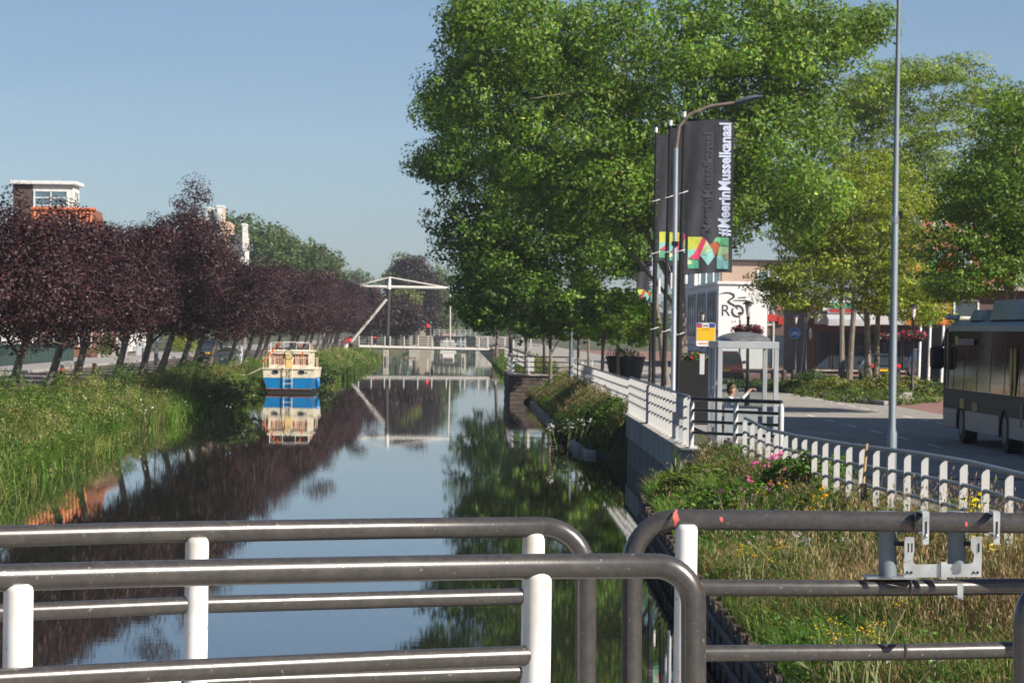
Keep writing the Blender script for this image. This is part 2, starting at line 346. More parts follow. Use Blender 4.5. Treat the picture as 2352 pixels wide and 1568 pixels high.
def rprof(y):
    e = xr(y); f = interp(y, FX); z = zr(y); t = interp(y, RTOP)
    return [(e - .02, -1), (e, t), (e + (f - e) * .45, t + (z - .22 - t) * .6), (max(f - .15, e + .02), max(z - .1, t) if y > 66 else z - .12), (max(f + .6, e + .05), z), (30, z), (200, 1.4), (4000, 1.3)]
def zright(x, y):
    p = rprof(y); return float(np.interp(x, [a for a, _ in p], [c for _, c in p]))
struct(sheet([[(x, y, z) for x, z in lprof(y)][::-1] for y in ys]).build('bank_ground_left', SOIL))
struct(sheet([[(x, y, z) for x, z in rprof(y)] for y in ys]).build('bank_ground_right', SOIL))

# left street: brick road, painted dashes, kerb, pavement
ROADL = M('road_clinkers', (.135, .105, .10), .85, var=.25, scale=2, bump=.3, bscale=10)
PAVE = M('paving_slabs', (.27, .26, .26), .85, var=.15, scale=1.2, bump=.1)
ASPH = M('asphalt', (.28, .262, .238), .85, var=.18, scale=.9, bump=.25, bscale=60, dirt=(.34, .318, .288), dscale=.22)
REDPV = M('red_pavers', (.22, .12, .10), .85, var=.25, scale=1.5)
KERBM = M('kerb_concrete', (.30, .29, .28), .85, var=.15, scale=3)
LINE = M('road_paint', (.72, .72, .70), .6, var=.1, scale=4, dirt=(.3, .3, .3), dscale=6)
rl = struct(MB().quad((-22.2, 60, 1.348), (-16.3, 60, 1.348), (-16.3, 700, 1.348), (-22.2, 700, 1.348)).build('street_left', ROADL))
dm = MB().quad((-.06, 0, 0), (.06, 0, 0), (.06, 1.5, 0), (-.06, 1.5, 0)).mesh('dash', LINE)
for i in range(30): link('dash', dm, rl, (-16.9, 90 + i * 4.5, 1.353)); link('dash', dm, rl, (-21.7, 90 + i * 4.5, 1.353))
kb = struct(MB().box(-28, -22.36, 60, 700, 1.2, 1.47).build('pavement_left', PAVE))
km = MB().rbox(-.075, .075, 0, 1.96, 0, .29, .015).mesh('kerbstone', KERBM)
for i in range(110): link('kerbstone', km, kb, (-22.28, 100 + i * 2, 1.2))

# right street
def rsheet(x0, x1, dz, y0, y1):
    yy = sorted(set([y0, y1] + [a for a, _ in ZR if y0 < a < y1])); return sheet([[(x0, y, zr(y) + dz), (x1, y, zr(y) + dz)] for y in yy])
ra = struct(rsheet(6.9, 15.6, .006, -60, 700).build('road_right', ASPH))
struct(rsheet(15.602, 60, .004, -60, 420).build('square_paving', REDPV))
dm2 = MB().quad((-.06, 0, 0), (.06, 0, 0), (.06, 2.2, 0), (-.06, 2.2, 0)).mesh('dash', LINE)
for i in range(36): link('dash', dm2, ra, (10.9, 70 + i * 5, 1.412))
for i in range(16): link('dash', dm2, ra, (13.9, 78 + i * 3.4, 1.412))
struct(rsheet(6.2, 6.895, .05, 66, 400).build('footpath_right', PAVE))

# planted traffic island with kerbstones
front = [G(1700, 890, 1.4), G(1800, 900, 1.4), G(1870, 909, 1.4), G(1960, 924, 1.4), G(2040, 931, 1.4), G(2075, 926, 1.4)]
back = [G(2140, 878, 1.4), G(1990, 868, 1.4), G(1800, 868, 1.4)]
poly = [(p.x, p.y) for p in front + back]
isl = struct(MB().prism(poly, lambda a, c: (a, c, 1.35), lambda a, c: (a, c, 1.5)).build('island_bed', SOIL))
for a, c in zip(front[:-1], front[1:]):
    d = c - a; k = max(1, int(d.length / 1.0)); ang = math.atan2(d.y, d.x)
    me = MB().rbox(0.01, d.length / k - .01, -.16, .02, 0, .16, .02).mesh('kerbstone', KERBM)
    for i in range(k): link('kerbstone', me, isl, a + d * (i / k) - Vector((0, 0, .0)), ang)

# ------------------------------------------------------------------ canal walls
bw = thing('canal_wall', 'grey concrete canal wall with coping under the white railing beside the bus shelter', 'wall', (5.1, 80, 0))
def wallseg(root, a, c, zc, z0, board, mat_top, mat_b, bt=.12, cop=True):
    a = Vector(a) - root.location.xy.to_3d(); c = Vector(c) - root.location.xy.to_3d(); d = c - a; L = d.length; ang = math.atan2(d.y, d.x)
    MB().rbox(0, L, -.02, .3, .72, zc - .08, .015).build('beam', mat_top, root, loc=a, rotz=ang)
    if cop: MB().rbox(-.05, L + .05, -.1, .4, zc - .078, zc, .02).build('coping', mat_top, root, loc=a, rotz=ang)
    k = int(L / board); rng = random.Random(3)
    for v in range(3):
        me = MB().rbox(.008, L / k - .008, .03 - .012 * v, .15, z0, .718, .012).mesh('board', mat_b)
        for i in range(k):
            if (i * 7 + i // 3) % 3 == v: link('board', me, root, a + d * (i / k), ang)
CONC2 = M('stained_boards', (.34, .31, .285), .9, var=.3, scale=4, bump=.3, bscale=15, stretch=(5, 5, .4), dirt=(.07, .07, .06), dscale=1.5)
wallseg(bw, (5.2, 95.3, 0), (4.9, 67.2, 0), 1.43, -.7, .36, CONC, CONC2)
wallseg(bw, (4.9, 67.1, 0), (6.6, 64.9, 0), 1.43, -.7, .36, CONC, CONC2)
wallseg(bw, (6.4, 96.0, 0), (5.22, 95.4, 0), 1.43, -.7, .4, CONC, CONC2)
rv = thing('timber_revetment', 'weathered timber plank revetment along the water below the near right grass bank', 'revetment', (3.3, 40, 0))
yy = 18.
pm = [MB().rbox(-.03 - .015 * v, .05, .006, .244, -.8, .60 + .05 * v, .01).mesh('board', BOARDM) for v in range(3)]
i = 0
while yy < 63.2: link('board', pm[(i * 5 + i // 4) % 3], rv, (xr(yy) - 3.3 - .06, yy - 40, 0)); yy += .25; i += 1
for z in (.18, .5):
    MB().tube([(xr(y) - 3.3 - .13, y - 40, z) for y in (18, 28, 36, 46, 58, 63)], .045, 6).build('waling', PLANKM, rv)
pw = thing('quay_platform', 'dark plank-faced quay platform jutting into the canal under a white and black railing', 'quay', (2.9, 170, 0))
for i in range(9):
    z = -.5 + i * .215
    MB().rbox(-.02, 3.3, -.03 - .02 * (i % 2), .06, z, z + .20, .012).build('plank', PLANKM, pw)
    MB().rbox(-.06 - .02 * (i % 2), .0, .07, 17, z, z + .20, .012).build('plank', PLANKM, pw)
MB().rbox(-.1, 3.3, -.12, .5, 1.44, 1.54, .02).build('coping', STONE, pw)
MB().rbox(-.1, .4, .51, 17.1, 1.44, 1.54, .02).build('coping', STONE, pw)
sb = thing('stone_edging', 'low dark stone edging under the grass bank between the two quay walls', 'edging', (4.1, 130, 0))
for i in range(34):
    y = 98 + i * 2.0; x = xr(y + 1) - 4.1
    MB().rbox(x - .22, x + .15, y - 130, y - 130 + 1.94, -.5, .16 + .03 * (i % 3), .03).build('stone', CONC, sb)
aw = thing('bridge_abutment', 'dark brick abutment wall at the right end of the white drawbridge', 'abutment', (4.1, 362, 0))
MB().rbox(0, 3, 0, 8, -1, 1.72, .03).build('wall', brickmat('abutment_brick', (.10, .075, .065), (.13, .09, .08), (.09, .085, .08), 1.6), aw); MB().rbox(-.1, 3, -.1, 8, 1.722, 1.9, .03).build('coping', STONE, aw)

# ------------------------------------------------------------------ plum trees on the left bank
PP = [(.038, .017, .021, 5), (.050, .021, .025, 4), (.028, .014, .018, 3), (.085, .023, .028, .6), (.06, .04, .044, .3), (.06, .05, .018, .15)]
def plum(seed, tall=False):
    rng = np.random.default_rng(seed); lean = 1.0 + .5 * rng.random()
    root = link('plum_tree', None)
    cz = 4.75; bl = [(lean, 0, cz - .1, 3.3, 3.6, 2.15), (lean * .8 + .9, -1.2, cz - .7, 2.3, 2.3, 1.6), (lean - 1.2, 1.3, cz + .1, 2.2, 2.3, 1.7), (lean + .3, .5, cz + 1.3, 1.9, 2.0, 1.4)]
    for j in range(6): bl.append((lean + rng.normal() * 1.5, rng.normal() * 1.5, cz + 1.9 + rng.random() * .5, .55, .55, .8))
    if tall: bl += [(lean + .1, 0, cz + 1.9, 2.4, 2.4, 1.3), (lean + .1, 0, cz + 2.9, 1.7, 1.7, 1.1), (lean + .3, .2, cz + 3.8, 1.05, 1.05, .9), (lean + .5, .2, cz + 4.5, .5, .5, .7)]
    V, c, cc = crown(bl, 460 if tall else 400, 135, .60, .12, .62, PP, seed, shell=.4, flat=.85, cvar=.22)
    mb = MB(); limbs(mb, (0, 0, -.1), (lean * 1.05, 0, 5.2), .2, cc, rng, 26, .32)
    mb.build('trunk', BARKG, root, smooth=True); link('crown', quads('crown', V, c, PLUM), root); return root
protos = [plum(11), plum(12), plum(13), plum(14), plum(15, True)]
txs = [-120, 9, 99, 182, 250, 313, 365, 411, 451, 483, 522, 556, 584, 608, 634, 656, 676, 693, 709, 723, 736, 747, 757, 766, 774]
rn = random.Random(5); used = set()
for i, x in enumerate(txs):
    Y = 14.8 / ((1176 - x) / K - YAW)
    pi = 4 if i == 6 else [0, 1, 2, 3][(i * 3 + i // 4) % 4]
    if pi in used: o = copytree(protos[pi])
    else: o = protos[pi]; used.add(pi)
    o.location = (-14.8 + rn.uniform(-.25, .25), Y, 1.28); s = {0: .83, 1: .82, 2: .83, 3: .87, 4: .87, 5: .95, 6: 1.0, 7: .90, 8: .84, 9: .84, 10: .86}.get(i, .88 + .012 * (i - 10) + .03 * math.sin(i * 1.7)); o.scale = (min(1, s * 1.08), 1.02, s)
    o.rotation_euler = (0, 0, rn.uniform(-.25, .25))
    lab = ('purple-leaved plum tree whose crown fills the left edge, its trunk out of view' if i == 0 else
           'tallest purple-leaved plum tree, its pointed top rising above the row on the left bank' if i == 6 else
           f'purple-leaved plum tree on the left bank, {ORD[i - 1]} leaning trunk from the left' if i < 14 else
           f'purple-leaved plum tree beyond the moored boat, {ORD[i - 14]} of the trunks behind it')
    tag(o, lab, 'tree', 'purple plum trees along the left bank')
for p in protos: assert p.get('label')

# ------------------------------------------------------------------ reeds and grass
GP = [(.13, .17, .035, 5), (.20, .21, .055, 4), (.075, .12, .025, 4), (.33, .27, .12, 2.6), (.27, .24, .09, 2)]
def field(X, Y, s): return .5 + .18 * (np.sin(X * 1.7 * s + Y * .45 * s) + np.sin(Y * .9 * s - X * .6 * s + 1.3) + np.sin(Y * .23 * s + X * 2.3 * s + 4) + .6 * np.sin(Y * 2.3 * s + X * 1.1 * s))
def leftgrass(seed, N, y0, y1, name, label):
    rng = np.random.default_rng(seed); u = rng.random(N); e = -.9
    Y = (y0 ** e + u * (y1 ** e - y0 ** e)) ** (1 / e)
    E = np.interp(Y, [a for a, _ in LEDGE], [c for _, c in LEDGE]); t = rng.random(N) ** 1.15
    X = E + .2 - t * (E + .2 + 15.9)
    Z = np.array([zleft(x, y) if x < xl(y) else 0 for x, y in zip(X, Y)])
    f1 = field(X, Y, .5); f2 = field(X + 9, Y + 31, 1.3); sc = (Y / 110.) ** .8; near = np.exp(-np.abs(X - E) / 1.2)
    H = (.28 + .18 * near + .75 * np.clip(f2 - .42, 0, 1) + .3 * f1) * (.55 + .8 * rng.random(N)) * np.where(X < -13.4, .5, 1)
    gr = np.clip(1.8 * f1 - .52 + .55 * near, 0, 1)[:, None]; r = rng.random((N, 1))
    col = np.where(r < gr, pick([(.085, .155, .022, 4), (.12, .19, .033, 3), (.045, .095, .018, 2)], N, rng, .25), pick([(.25, .24, .08, 3), (.33, .28, .13, 2), (.17, .21, .045, 4)], N, rng, .22)) * (.55 + .85 * f2)[:, None]
    V = blades(np.stack([X, Y, Z - .03], 1), H, .017 * sc * (.6 + .9 * rng.random(N)), .95, rng)
    # tall tufts that break up the bank
    T = 300; ty = (y0 ** e + rng.random(T) * (260 ** e - y0 ** e)) ** (1 / e); tx_ = np.array([xl(y) + .1 - rng.random() ** 1.3 * 3.4 for y in ty]); tz = np.array([zleft(x, y) if x < xl(y) else 0 for x, y in zip(tx_, ty)])
    k = rng.integers(0, T, 19000); th = .55 + .85 * rng.random(T); tw = .2 + .3 * rng.random(T); tcol = pick([(.09, .18, .022, 4), (.13, .215, .035, 3), (.25, .24, .085, 2.5), (.05, .11, .018, 2)], T, rng, .25)
    Bt = np.stack([tx_[k] + rng.normal(0, 1, len(k)) * tw[k], ty[k] + rng.normal(0, 1, len(k)) * tw[k] * 1.6, tz[k] - .05], 1)
    Vt = blades(Bt, th[k] * (.5 + .6 * rng.random(len(k))), .02 * (ty[k] / 110) ** .8 * (.7 + .7 * rng.random(len(k))), .8, rng); ct = tcol[k] * np.exp(rng.normal(0, .2, (len(k), 1)))
    Nw = int(N * .55); i = rng.choice(N, Nw, p=(gr[:, 0] + .05) / (gr[:, 0] + .05).sum()); C = np.stack([X[i] + rng.normal(0, .12, Nw), Y[i], Z[i] + H[i] * rng.random(Nw) * .85], 1)
    wq = leafquads(C, rng.normal(size=(Nw, 3)) + [0, -.3, .8], .13, .05, rng, .4); wc = pick([(.075, .165, .02, 3), (.045, .11, .016, 3), (.13, .21, .035, 2)], Nw, rng, .3) * (.7 + .6 * f2[i])[:, None]
    Ns = N // 8; i = rng.choice(N, Ns); C = np.stack([X[i], Y[i], Z[i] + H[i] * 1.05 + .04], 1)
    sq = leafquads(C, rng.normal(size=(Ns, 3)) * [1, 1, .2], .12, .018, rng, 3); scol = pick([(.36, .29, .15, 3), (.30, .24, .12, 2), (.38, .35, .2, 1)], Ns, rng, .15)
    return stuff(link(name, quads(name, np.concatenate([V, wq, sq, Vt]), np.concatenate([col, col, wc, scol, ct, ct]), GRASSM)), label, 'grass')
leftgrass(1, 90000, 58, 385, 'bank_grass', 'tall mixed grass and reeds growing along the left canal bank')
# rounded weedy mounds spilling down the left bank
MV, MC = [], []
for gi, (cnt, hf, pal) in enumerate([(40, 1.15, [(.10, .18, .022, 4), (.14, .215, .032, 3), (.06, .12, .018, 2)]), (34, 1.0, [(.24, .24, .075, 4), (.30, .27, .11, 2), (.16, .2, .045, 3)]), (30, 1.35, [(.05, .105, .016, 4), (.07, .135, .02, 3), (.035, .08, .014, 2)])]):
    rng = np.random.default_rng(55 + gi); Bl = []
    for k in range(cnt):
        y = 60 + 150 * rng.random() ** 1.25; x = xl(y) - .35 - 2.6 * rng.random(); s = (.5 + .65 * rng.random()) * (1.1 if y < 148 else .8)
        if not 150 < y < 206 or x < -12.2: Bl.append((x, y, (zleft(x, y) if x < xl(y) else 0) + .1, s, s * 1.4, s * hf))
    V, c, cc = crown(Bl, cnt * 30, 50, .27, .085, .4, pal, 56 + gi, shell=.72, flat=.8, cvar=.3, zmin=.02); MV.append(V); MC.append(c)
stuff(link('bank_weeds', quads('bank_weeds', np.concatenate(MV), np.concatenate(MC), LEAF)), 'rounded leafy weeds spilling over the left canal bank', 'weeds')
# rounded dark bush behind the boat and willowherb tufts
def bush(name, label, cat, loc, blobs, n, per, cr, leaf, pal, seed, asp=.55, group=None, stem=True, mat=None, **kw):
    o = thing(name, label, cat, loc, 0, group)
    V, c, cc = crown(blobs, n, per, cr, leaf, asp, pal, seed, shell=.35, **kw); link('foliage', quads('foliage', V, c, mat or LEAF), o)
    if stem:
        rng = np.random.default_rng(seed); mb = MB()
        for j in rng.choice(len(cc), min(9, len(cc)), replace=False): mb.tube([(cc[j][0] * .15, cc[j][1] * .15, -.05), (cc[j][0] * .5, cc[j][1] * .5, cc[j][2] * .6), tuple(cc[j])], [.02, .014, .006], 5)
        mb.build('stem', BARK, o)
    return o
GD = [(.045, .085, .02, 4), (.07, .12, .025, 3), (.03, .06, .018, 2)]
bush('dark_bush', 'dark green rounded bush overhanging the water just right of the moored boat', 'bush', (-9.2, 207, .4), [(0, 0, .45, 1.2, 1.6, .85)], 130, 40, .3, .16, GD, 71)
bush('leafy_bush', 'green shrub on the left bank just in front of the moored boat', 'bush', (-10.3, 146, .5), [(0, 0, .4, 1.2, 4, .7), (-.6, -4, .4, 1.0, 3, .6)], 170, 36, .3, .15, [(.08, .13, .03, 3), (.12, .16, .04, 2)], 72)
rng = np.random.default_rng(8); C = []
for x, y in [(290, 905), (300, 915), (312, 925), (325, 935), (245, 935), (262, 950), (272, 905), (480, 905), (530, 930), (420, 925), (255, 945), (160, 985), (335, 945), (455, 890)]:
    g = G(x, y, .95); C += [(g.x + rng.normal() * .15, g.y + rng.normal() * .4, g.z + rng.normal() * .08) for _ in range(5)]
C = np.array(C); stuff(link('white_blossom', quads('white_blossom', leafquads(C, rng.normal(size=C.shape), .075, .06, rng), pick([(.7, .7, .66, 1)], len(C), rng, .1), PETAL)), 'scattered white wildflower heads in the left bank grass', 'flowers')
# ------------------------------------------------------------------ buildings on the left
def win(root, face, u, z, w, h, off, fm=None, pm=None, nx=1, nz=1, t=.09, name='window'):
    fm = fm or WHITE; pm = pm or GLASSD; mb = MB(); pb = MB(); s = -1 if face[0] == '-' else 1
    def bx(m_, u0, u1, z0, z1, d0, d1):
        a, c = sorted((off + s * d0, off + s * d1))
        m_.box(a, c, u0, u1, z0, z1) if face[1] == 'x' else m_.box(u0, u1, a, c, z0, z1)
    for (u0, u1, z0, z1) in [(u, u + t, z, z + h), (u + w - t, u + w, z, z + h), (u + t, u + w - t, z, z + t), (u + t, u + w - t, z + h - t, z + h)]: bx(mb, u0, u1, z0, z1, .001, .07)
    for i in range(1, nx): bx(mb, u + w * i / nx - t * .35, u + w * i / nx + t * .35, z + t, z + h - t, .001, .06)
    for i in range(1, nz): bx(mb, u + t, u + w - t, z + h * i / nz - t * .35, z + h * i / nz + t * .35, .001, .055)
    bx(pb, u + t * .5, u + w - t * .5, z + t * .5, z + h - t * .5, .002, .02)
    f = mb.build(name, fm, root); pb.build('pane', pm, f)
    sb_ = MB(); bx(sb_, u - .06, u + w + .06, z - .09, z - .002, .001, .14); sb_.build('sill', STONE, f); return f
BR_O = brickmat('orange_brick', (.42, .12, .055), (.36, .10, .05), (.32, .22, .17)); BR_R = brickmat('red_brick', (.25, .085, .06), (.21, .07, .05), (.22, .18, .15))
BR_D = brickmat('brown_brick', (.105, .06, .05), (.085, .05, .042), (.10, .085, .075)); BR_B = brickmat('beige_brick', (.50, .36, .27), (.45, .32, .24), (.42, .34, .28))
TILE_O = M('orange_tile', (.52, .14, .045), .6, var=.18, scale=3); TILE_D = M('dark_tile', (.06, .055, .055), .6, var=.2, scale=3)
def house(label, y0, w, xf, d, eave, ridge, wallm, roofm, gable='x', nw=3, name='brick_house', floors=2):
    o = thing(name, label, 'house', (xf, y0, 1.4), 0, 'houses along the left street')
    mb = MB()
    if gable == 'x':                                   # gable towards the canal
        mb.prism([(0, 0), (w, 0), (w, eave), (w / 2, ridge - .12), (0, eave)], lambda a, c: (0, a, c), lambda a, c: (-d, a, c)); mb.build('wall', wallm, o)
        r = MB()
        for s in (0, 1):
            a = (-.25 if s == 0 else w + .25); zz = eave - .25 * (ridge - eave) / (w / 2)
            r.loft([[(.25, a, zz), (.25, w / 2, ridge), (.25, w / 2, ridge + .16), (.25, a, zz + .16)], [(-d - .2, a, zz), (-d - .2, w / 2, ridge), (-d - .2, w / 2, ridge + .16), (-d - .2, a, zz + .16)]])
        r.build('roof', roofm, o)
    else:
        mb.prism([(0, 0), (-d, 0), (-d, eave), (-d / 2, ridge - .12), (0, eave)], lambda a, c: (a, 0, c), lambda a, c: (a, w, c)); mb.build('wall', wallm, o)
        r = MB()
        for s in (0, 1):
            a = (.3 if s == 0 else -d - .3); zz = eave - .3 * (ridge - eave) / (d / 2)
            r.loft([[(a, -.2, zz), (-d / 2, -.2, ridge), (-d / 2, -.2, ridge + .16), (a, -.2, zz + .16)], [(a, w + .2, zz), (-d / 2, w + .2, ridge), (-d / 2, w + .2, ridge + .16), (a, w + .2, zz + .16)]])
        r.build('roof', roofm, o)
    MB().box(.005, .12, -.02, w + .02, 0, .5).build('plinth', CONC, o)
    for f in range(floors):
        for k in range(nw):
            u = w * (k + .5) / nw - .55
            if f == 0 and k == nw // 2:
                dd = MB().box(.005, .08, u, u + 1.0, .5, 2.5).build('door', M('green_door', (.03, .07, .05), .4), o); MB().box(.082, .12, u + .85, u + .9, 1.4, 1.55).build('handle', GALV, dd)
            else: win(o, '+x', u, .9 + f * 2.9, 1.1, 1.5, 0, nx=2, nz=1)
        for k in range(3): win(o, '-y', -d + d * (k + .5) / 3 - .5, .9 + f * 2.9, 1.0, 1.5, 0, nx=1, nz=2)
    MB().rbox(-d * .6, -d * .6 + .7, w / 2 - .45 + (0 if gable == 'x' else 1), w / 2 + .45 + (0 if gable == 'x' else 1), ridge - .8, ridge + .9, .03).build('chimney', wallm, o)
    return o
house('orange brick house with white windows behind the green iron fence at the far left', 176, 13, -30, 9, 5.2, 7.0, BR_O, TILE_D, 'y')
house('brown brick house with white window frames half hidden by the second and third plum trees', 196, 10, -30.5, 9, 5, 7.6, BR_D, TILE_D, 'x')
house('white rendered house behind the hedge, glimpsed under the plum crowns', 214, 10, -30, 9, 5.2, 7.2, WHITE2, TILE_D, 'y')
h2 = house('tall brick house with bright orange tiled roof showing over the plum trees', 232, 16, -26.6, 5.6, 7.2, 8.4, BR_R, TILE_O, 'y', floors=2)
tm = MB().loft([[(0, .0, .0), (.07, -.02, .035), (.14, -.0, .0), (.21, .02, -.015), (.275, .0, 0), (.275, .03, -.03), (0, .03, -.03)], [(0, .18, .36), (.07, .16, .395), (.14, .18, .36), (.21, .2, .345), (.275, .18, .36), (.275, .21, .33), (0, .21, .33)]]).mesh('roof_tile', TILE_O)
rf = MB().prism([(-5.7, 6.9), (.1, 6.9), (-.5, 11.0), (-5.2, 11.0)], lambda a, c: (a, -.55 + (c - 6.9) * .47, c), lambda a, c: (a, 6, c)).build('hipped_roof', M('roof_underlay', (.2, .07, .035), .8), h2)
for r_ in range(12):
    for k in range(17):
        x = -5.05 + k * .28; 
        if x < -.75: link('roof_tile', tm, rf, (x, -.66 + r_ * .165, 6.78 + r_ * .345))
MB().tube([(-5.3, 1.3, 11.05), (-.4, 1.3, 11.05)], .13, 8).build('ridge_cap', TILE_O, rf)
# rooftop pavilion block
pb = thing('rooftop_pavilion', 'white flat-roofed rooftop pavilion with big window and brown brick side above the trees', 'building', (0, 262, 0))
X = lambda x, Y: P(x, 450, Y).x; Zp = lambda y, Y, x=100: P(x, y, Y).z
xa, xb, xc = X(30, 262), X(75, 262), X(168, 262); zt, zb = Zp(424, 262), Zp(520, 262)
MB().box(xa, xb, 0, 4.2, zb - 8, zt).build('brick_side', BR_D, pb)
MB().box(xb + .003, xc, -.02, 4.18, zb, zt).build('wall', M('cream_render', (.72, .69, .62), .8, var=.05), pb)
MB().rbox(xa - .25, xc + .35, -.35, 4.6, zt + .003, zt + .3, .03).build('roof_edge', WHITE, pb)
win(pb, '-y', X(77, 262), Zp(490, 262), X(157, 262) - X(77, 262), Zp(436, 262) - Zp(490, 262), -.02, pm=GLASSB, nx=2, nz=3, t=.14)
win(pb, '+x', .5, Zp(490, 262), 3.2, Zp(436, 262) - Zp(490, 262), xc, pm=GLASSB, nx=2, nz=3, t=.14)
MB().box(xa, xc, .1, 12, 1.4, zb - .01).build('lower_storeys', BR_D, pb)
# apartment block with slanted fins
fb = thing('fin_building', 'cream and white block with slanted white-topped fins rising behind the plum trees', 'building', (0, 330, 0))
CREAM = M('cream_brickwork', (.50, .37, .28), .85, var=.08, scale=2)
px = lambda cx, cy: P((700 + cx * .3507) / 1.7415, (780 + cy * .3507) / 1.7415, 330)
def pbox(a, c, d0, d1, name, mat): p, q = px(*a), px(*c); return MB().box(p.x, q.x, d0, d1, q.z, p.z).build(name, mat, fb)
pbox((320, 300), (600, 1400), 0, 9, 'wall', CREAM); pbox((180, 282), (470, 330), -.4, .6, 'parapet', WHITE); pbox((150, 331), (318, 1300), .2, 9, 'white_wall', WHITE2)
pbox((604, 460), (768, 1400), .4, 9, 'white_wall', WHITE2); pbox((604, 448), (768, 470), -.1, .39, 'parapet', WHITE)
def fin(pts, d0, d1, name, top):
    q = [px(*p) for p in pts]; o = MB().prism([(p.x, p.z) for p in q], lambda a, c: (a, d0, c), lambda a, c: (a, d1, c)).build(name, CREAM, fb)
    t0, t1 = q[0], q[3]; MB().prism([(t0.x, t0.z), (t0.x + .55, t0.z + .02), (t1.x + .55, t1.z + .02), (t1.x, t1.z)], lambda a, c: (a, d0 - .05, c), lambda a, c: (a, d0 - .003, c)).build('white_facing', WHITE, o)
    MB().rbox(q[0].x - .15, q[1].x + .06, d0 - .1, d1 + .1, q[0].z + .003, q[0].z + .2, .03).build('cap', WHITE, o)
fin([(372, 165), (428, 165), (428, 290), (350, 290)], -.6, 2, 'fin', 1); fin([(495, 145), (558, 145), (558, 520), (470, 520)], -1.2, 2, 'fin', 1); fin([(776, 350), (815, 350), (838, 640), (776, 640)], -.8, 2, 'fin', 0)
house('red brick house with white gable near the pale bulk bag', 252, 12, -30.5, 8, 5, 7.2, BR_R, TILE_D, 'x')
house('orange brick terrace house farther along the street behind the boat', 276, 14, -30.5, 8, 5, 7, BR_O, TILE_D, 'y')
house('white gabled house seen through the trunks above the boat', 300, 12, -31, 8, 5, 7.2, WHITE2, TILE_O, 'x')

# iron fence, hedge, walls, bollards on the left pavement
IRON = M('green_iron', (.018, .05, .045), .5, var=.2)
gf = thing('iron_fence', 'dark green wrought iron fence with arches along the left pavement', 'fence', (-25.8, 176, 1.47))
bar = MB().tube([(0, 0, 0), (0, 0, 1.15), (0, 0, 1.3)], [.016, .016, .003], 5).mesh('bar', IRON)
for i in range(200): link('bar', bar, gf, (0, i * .175, 0))
for z in (.12, .75, 1.1): MB().box(-.02, .02, 0, 35, z, z + .045).build('rail', IRON, gf)
for i in range(18): MB().rbox(-.05, .05, i * 2 - .05, i * 2 + .05, 0, 1.42, .01).build('post', IRON, gf)
for i in range(17): MB().tube([(.03, i * 2 + 1 + .9 * math.cos(t), .75 + .33 * math.sin(t)) for t in [j * math.pi / 8 for j in range(9)]], .018, 5).build('arch', IRON, gf)
HED = [(.07, .11, .03, 3), (.10, .14, .035, 2), (.16, .15, .04, 1)]
bush('clipped_hedge', 'clipped green hedge with reddish end beside the left pavement', 'hedge', (-26.6, 236, 1.45), [(0, 0, .8, .7, 4, .9), (0, -3, .8, .7, 2, .85)], 200, 30, .28, .13, HED, 31)
bush('topiary_bush', 'round cloud-pruned yew beside the grey garden wall', 'bush', (-26.8, 246, 1.45), [(0, 0, 1.3, .9, .9, .5), (0, 0, 2.3, .6, .6, .45)], 120, 30, .22, .11, GD, 32)
bush('yellow_shrub', 'bright yellow-green shrub behind the plum trunks left of the boat', 'bush', (-25.5, 290, 1.4), [(0, 0, 1.3, 1.5, 2.5, 1.6), (0, 5, 1.0, 1.4, 2.5, 1.1)], 200, 30, .4, .18, [(.22, .26, .04, 3), (.14, .2, .04, 2)], 33)
for i, (y0, L) in enumerate([(243, 6), (256, 7)]):
    gw = thing('garden_wall', ['grey slatted garden wall next to the clipped hedge', 'second grey garden wall panel farther along the left pavement'][i], 'garden wall', (-26.2, y0, 1.45))
    for k in range(int(L / .9)): MB().rbox(-.05, .05, k * .9, k * .9 + .86, 0, 1.25, .01).build('panel', M('grey_boards', (.33, .35, .37), .7, var=.15), gw)
RED = M('red_reflector', (.55, .05, .04), .4)
def bollard(name, lab, loc, h, r, mat, band, group):
    o = thing(name, lab, 'bollard', loc, 0, group); MB().lathe([(r, -.05), (r, h - .06), (r * .8, h), (.01, h + .01)], 12).build('shaft', mat, o, True)
    MB().lathe([(r + .006, h - .24), (r + .006, h - .12)], 12).build('band', band, o, True); return o
for i, (x, y) in enumerate([(142, 884), (174, 873), (216, 878)]):
    g = G(x, y, 1.34); bollard('street_bollard', f'black bollard with red band by the left street, {["leftmost of three", "middle of three", "rightmost of three"][i]}', g, .85, .085, BLACK, RED, 'black and red bollards by the left street')
GREYB = M('grey_bollard', (.12, .125, .13), .6)
for i, (x, y) in enumerate([(330, 836), (358, 834), (382, 833)]):
    g = G(x, y, 1.47); bollard('grey_bollard', f'grey bollard with pale stripe on the left pavement, {["leftmost", "middle", "rightmost"][i]} of three', g, 1.0, .12, GREYB, KERBM, 'grey bollards on the left pavement')
g = G(360, 832, 1.47); lp = thing('lamp_post', 'slim grey street lamp post among the plum trunks on the left pavement', 'lamp post', g)
MB().tube([(0, 0, 0), (0, 0, 1), (0, 0, 6)], [.11, .09, .06], 10).build('pole', GREYP, lp, True); MB().rbox(-.1, .5, -.12, .12, 6, 6.12, .02).build('lamp_head', GREYP, lp)
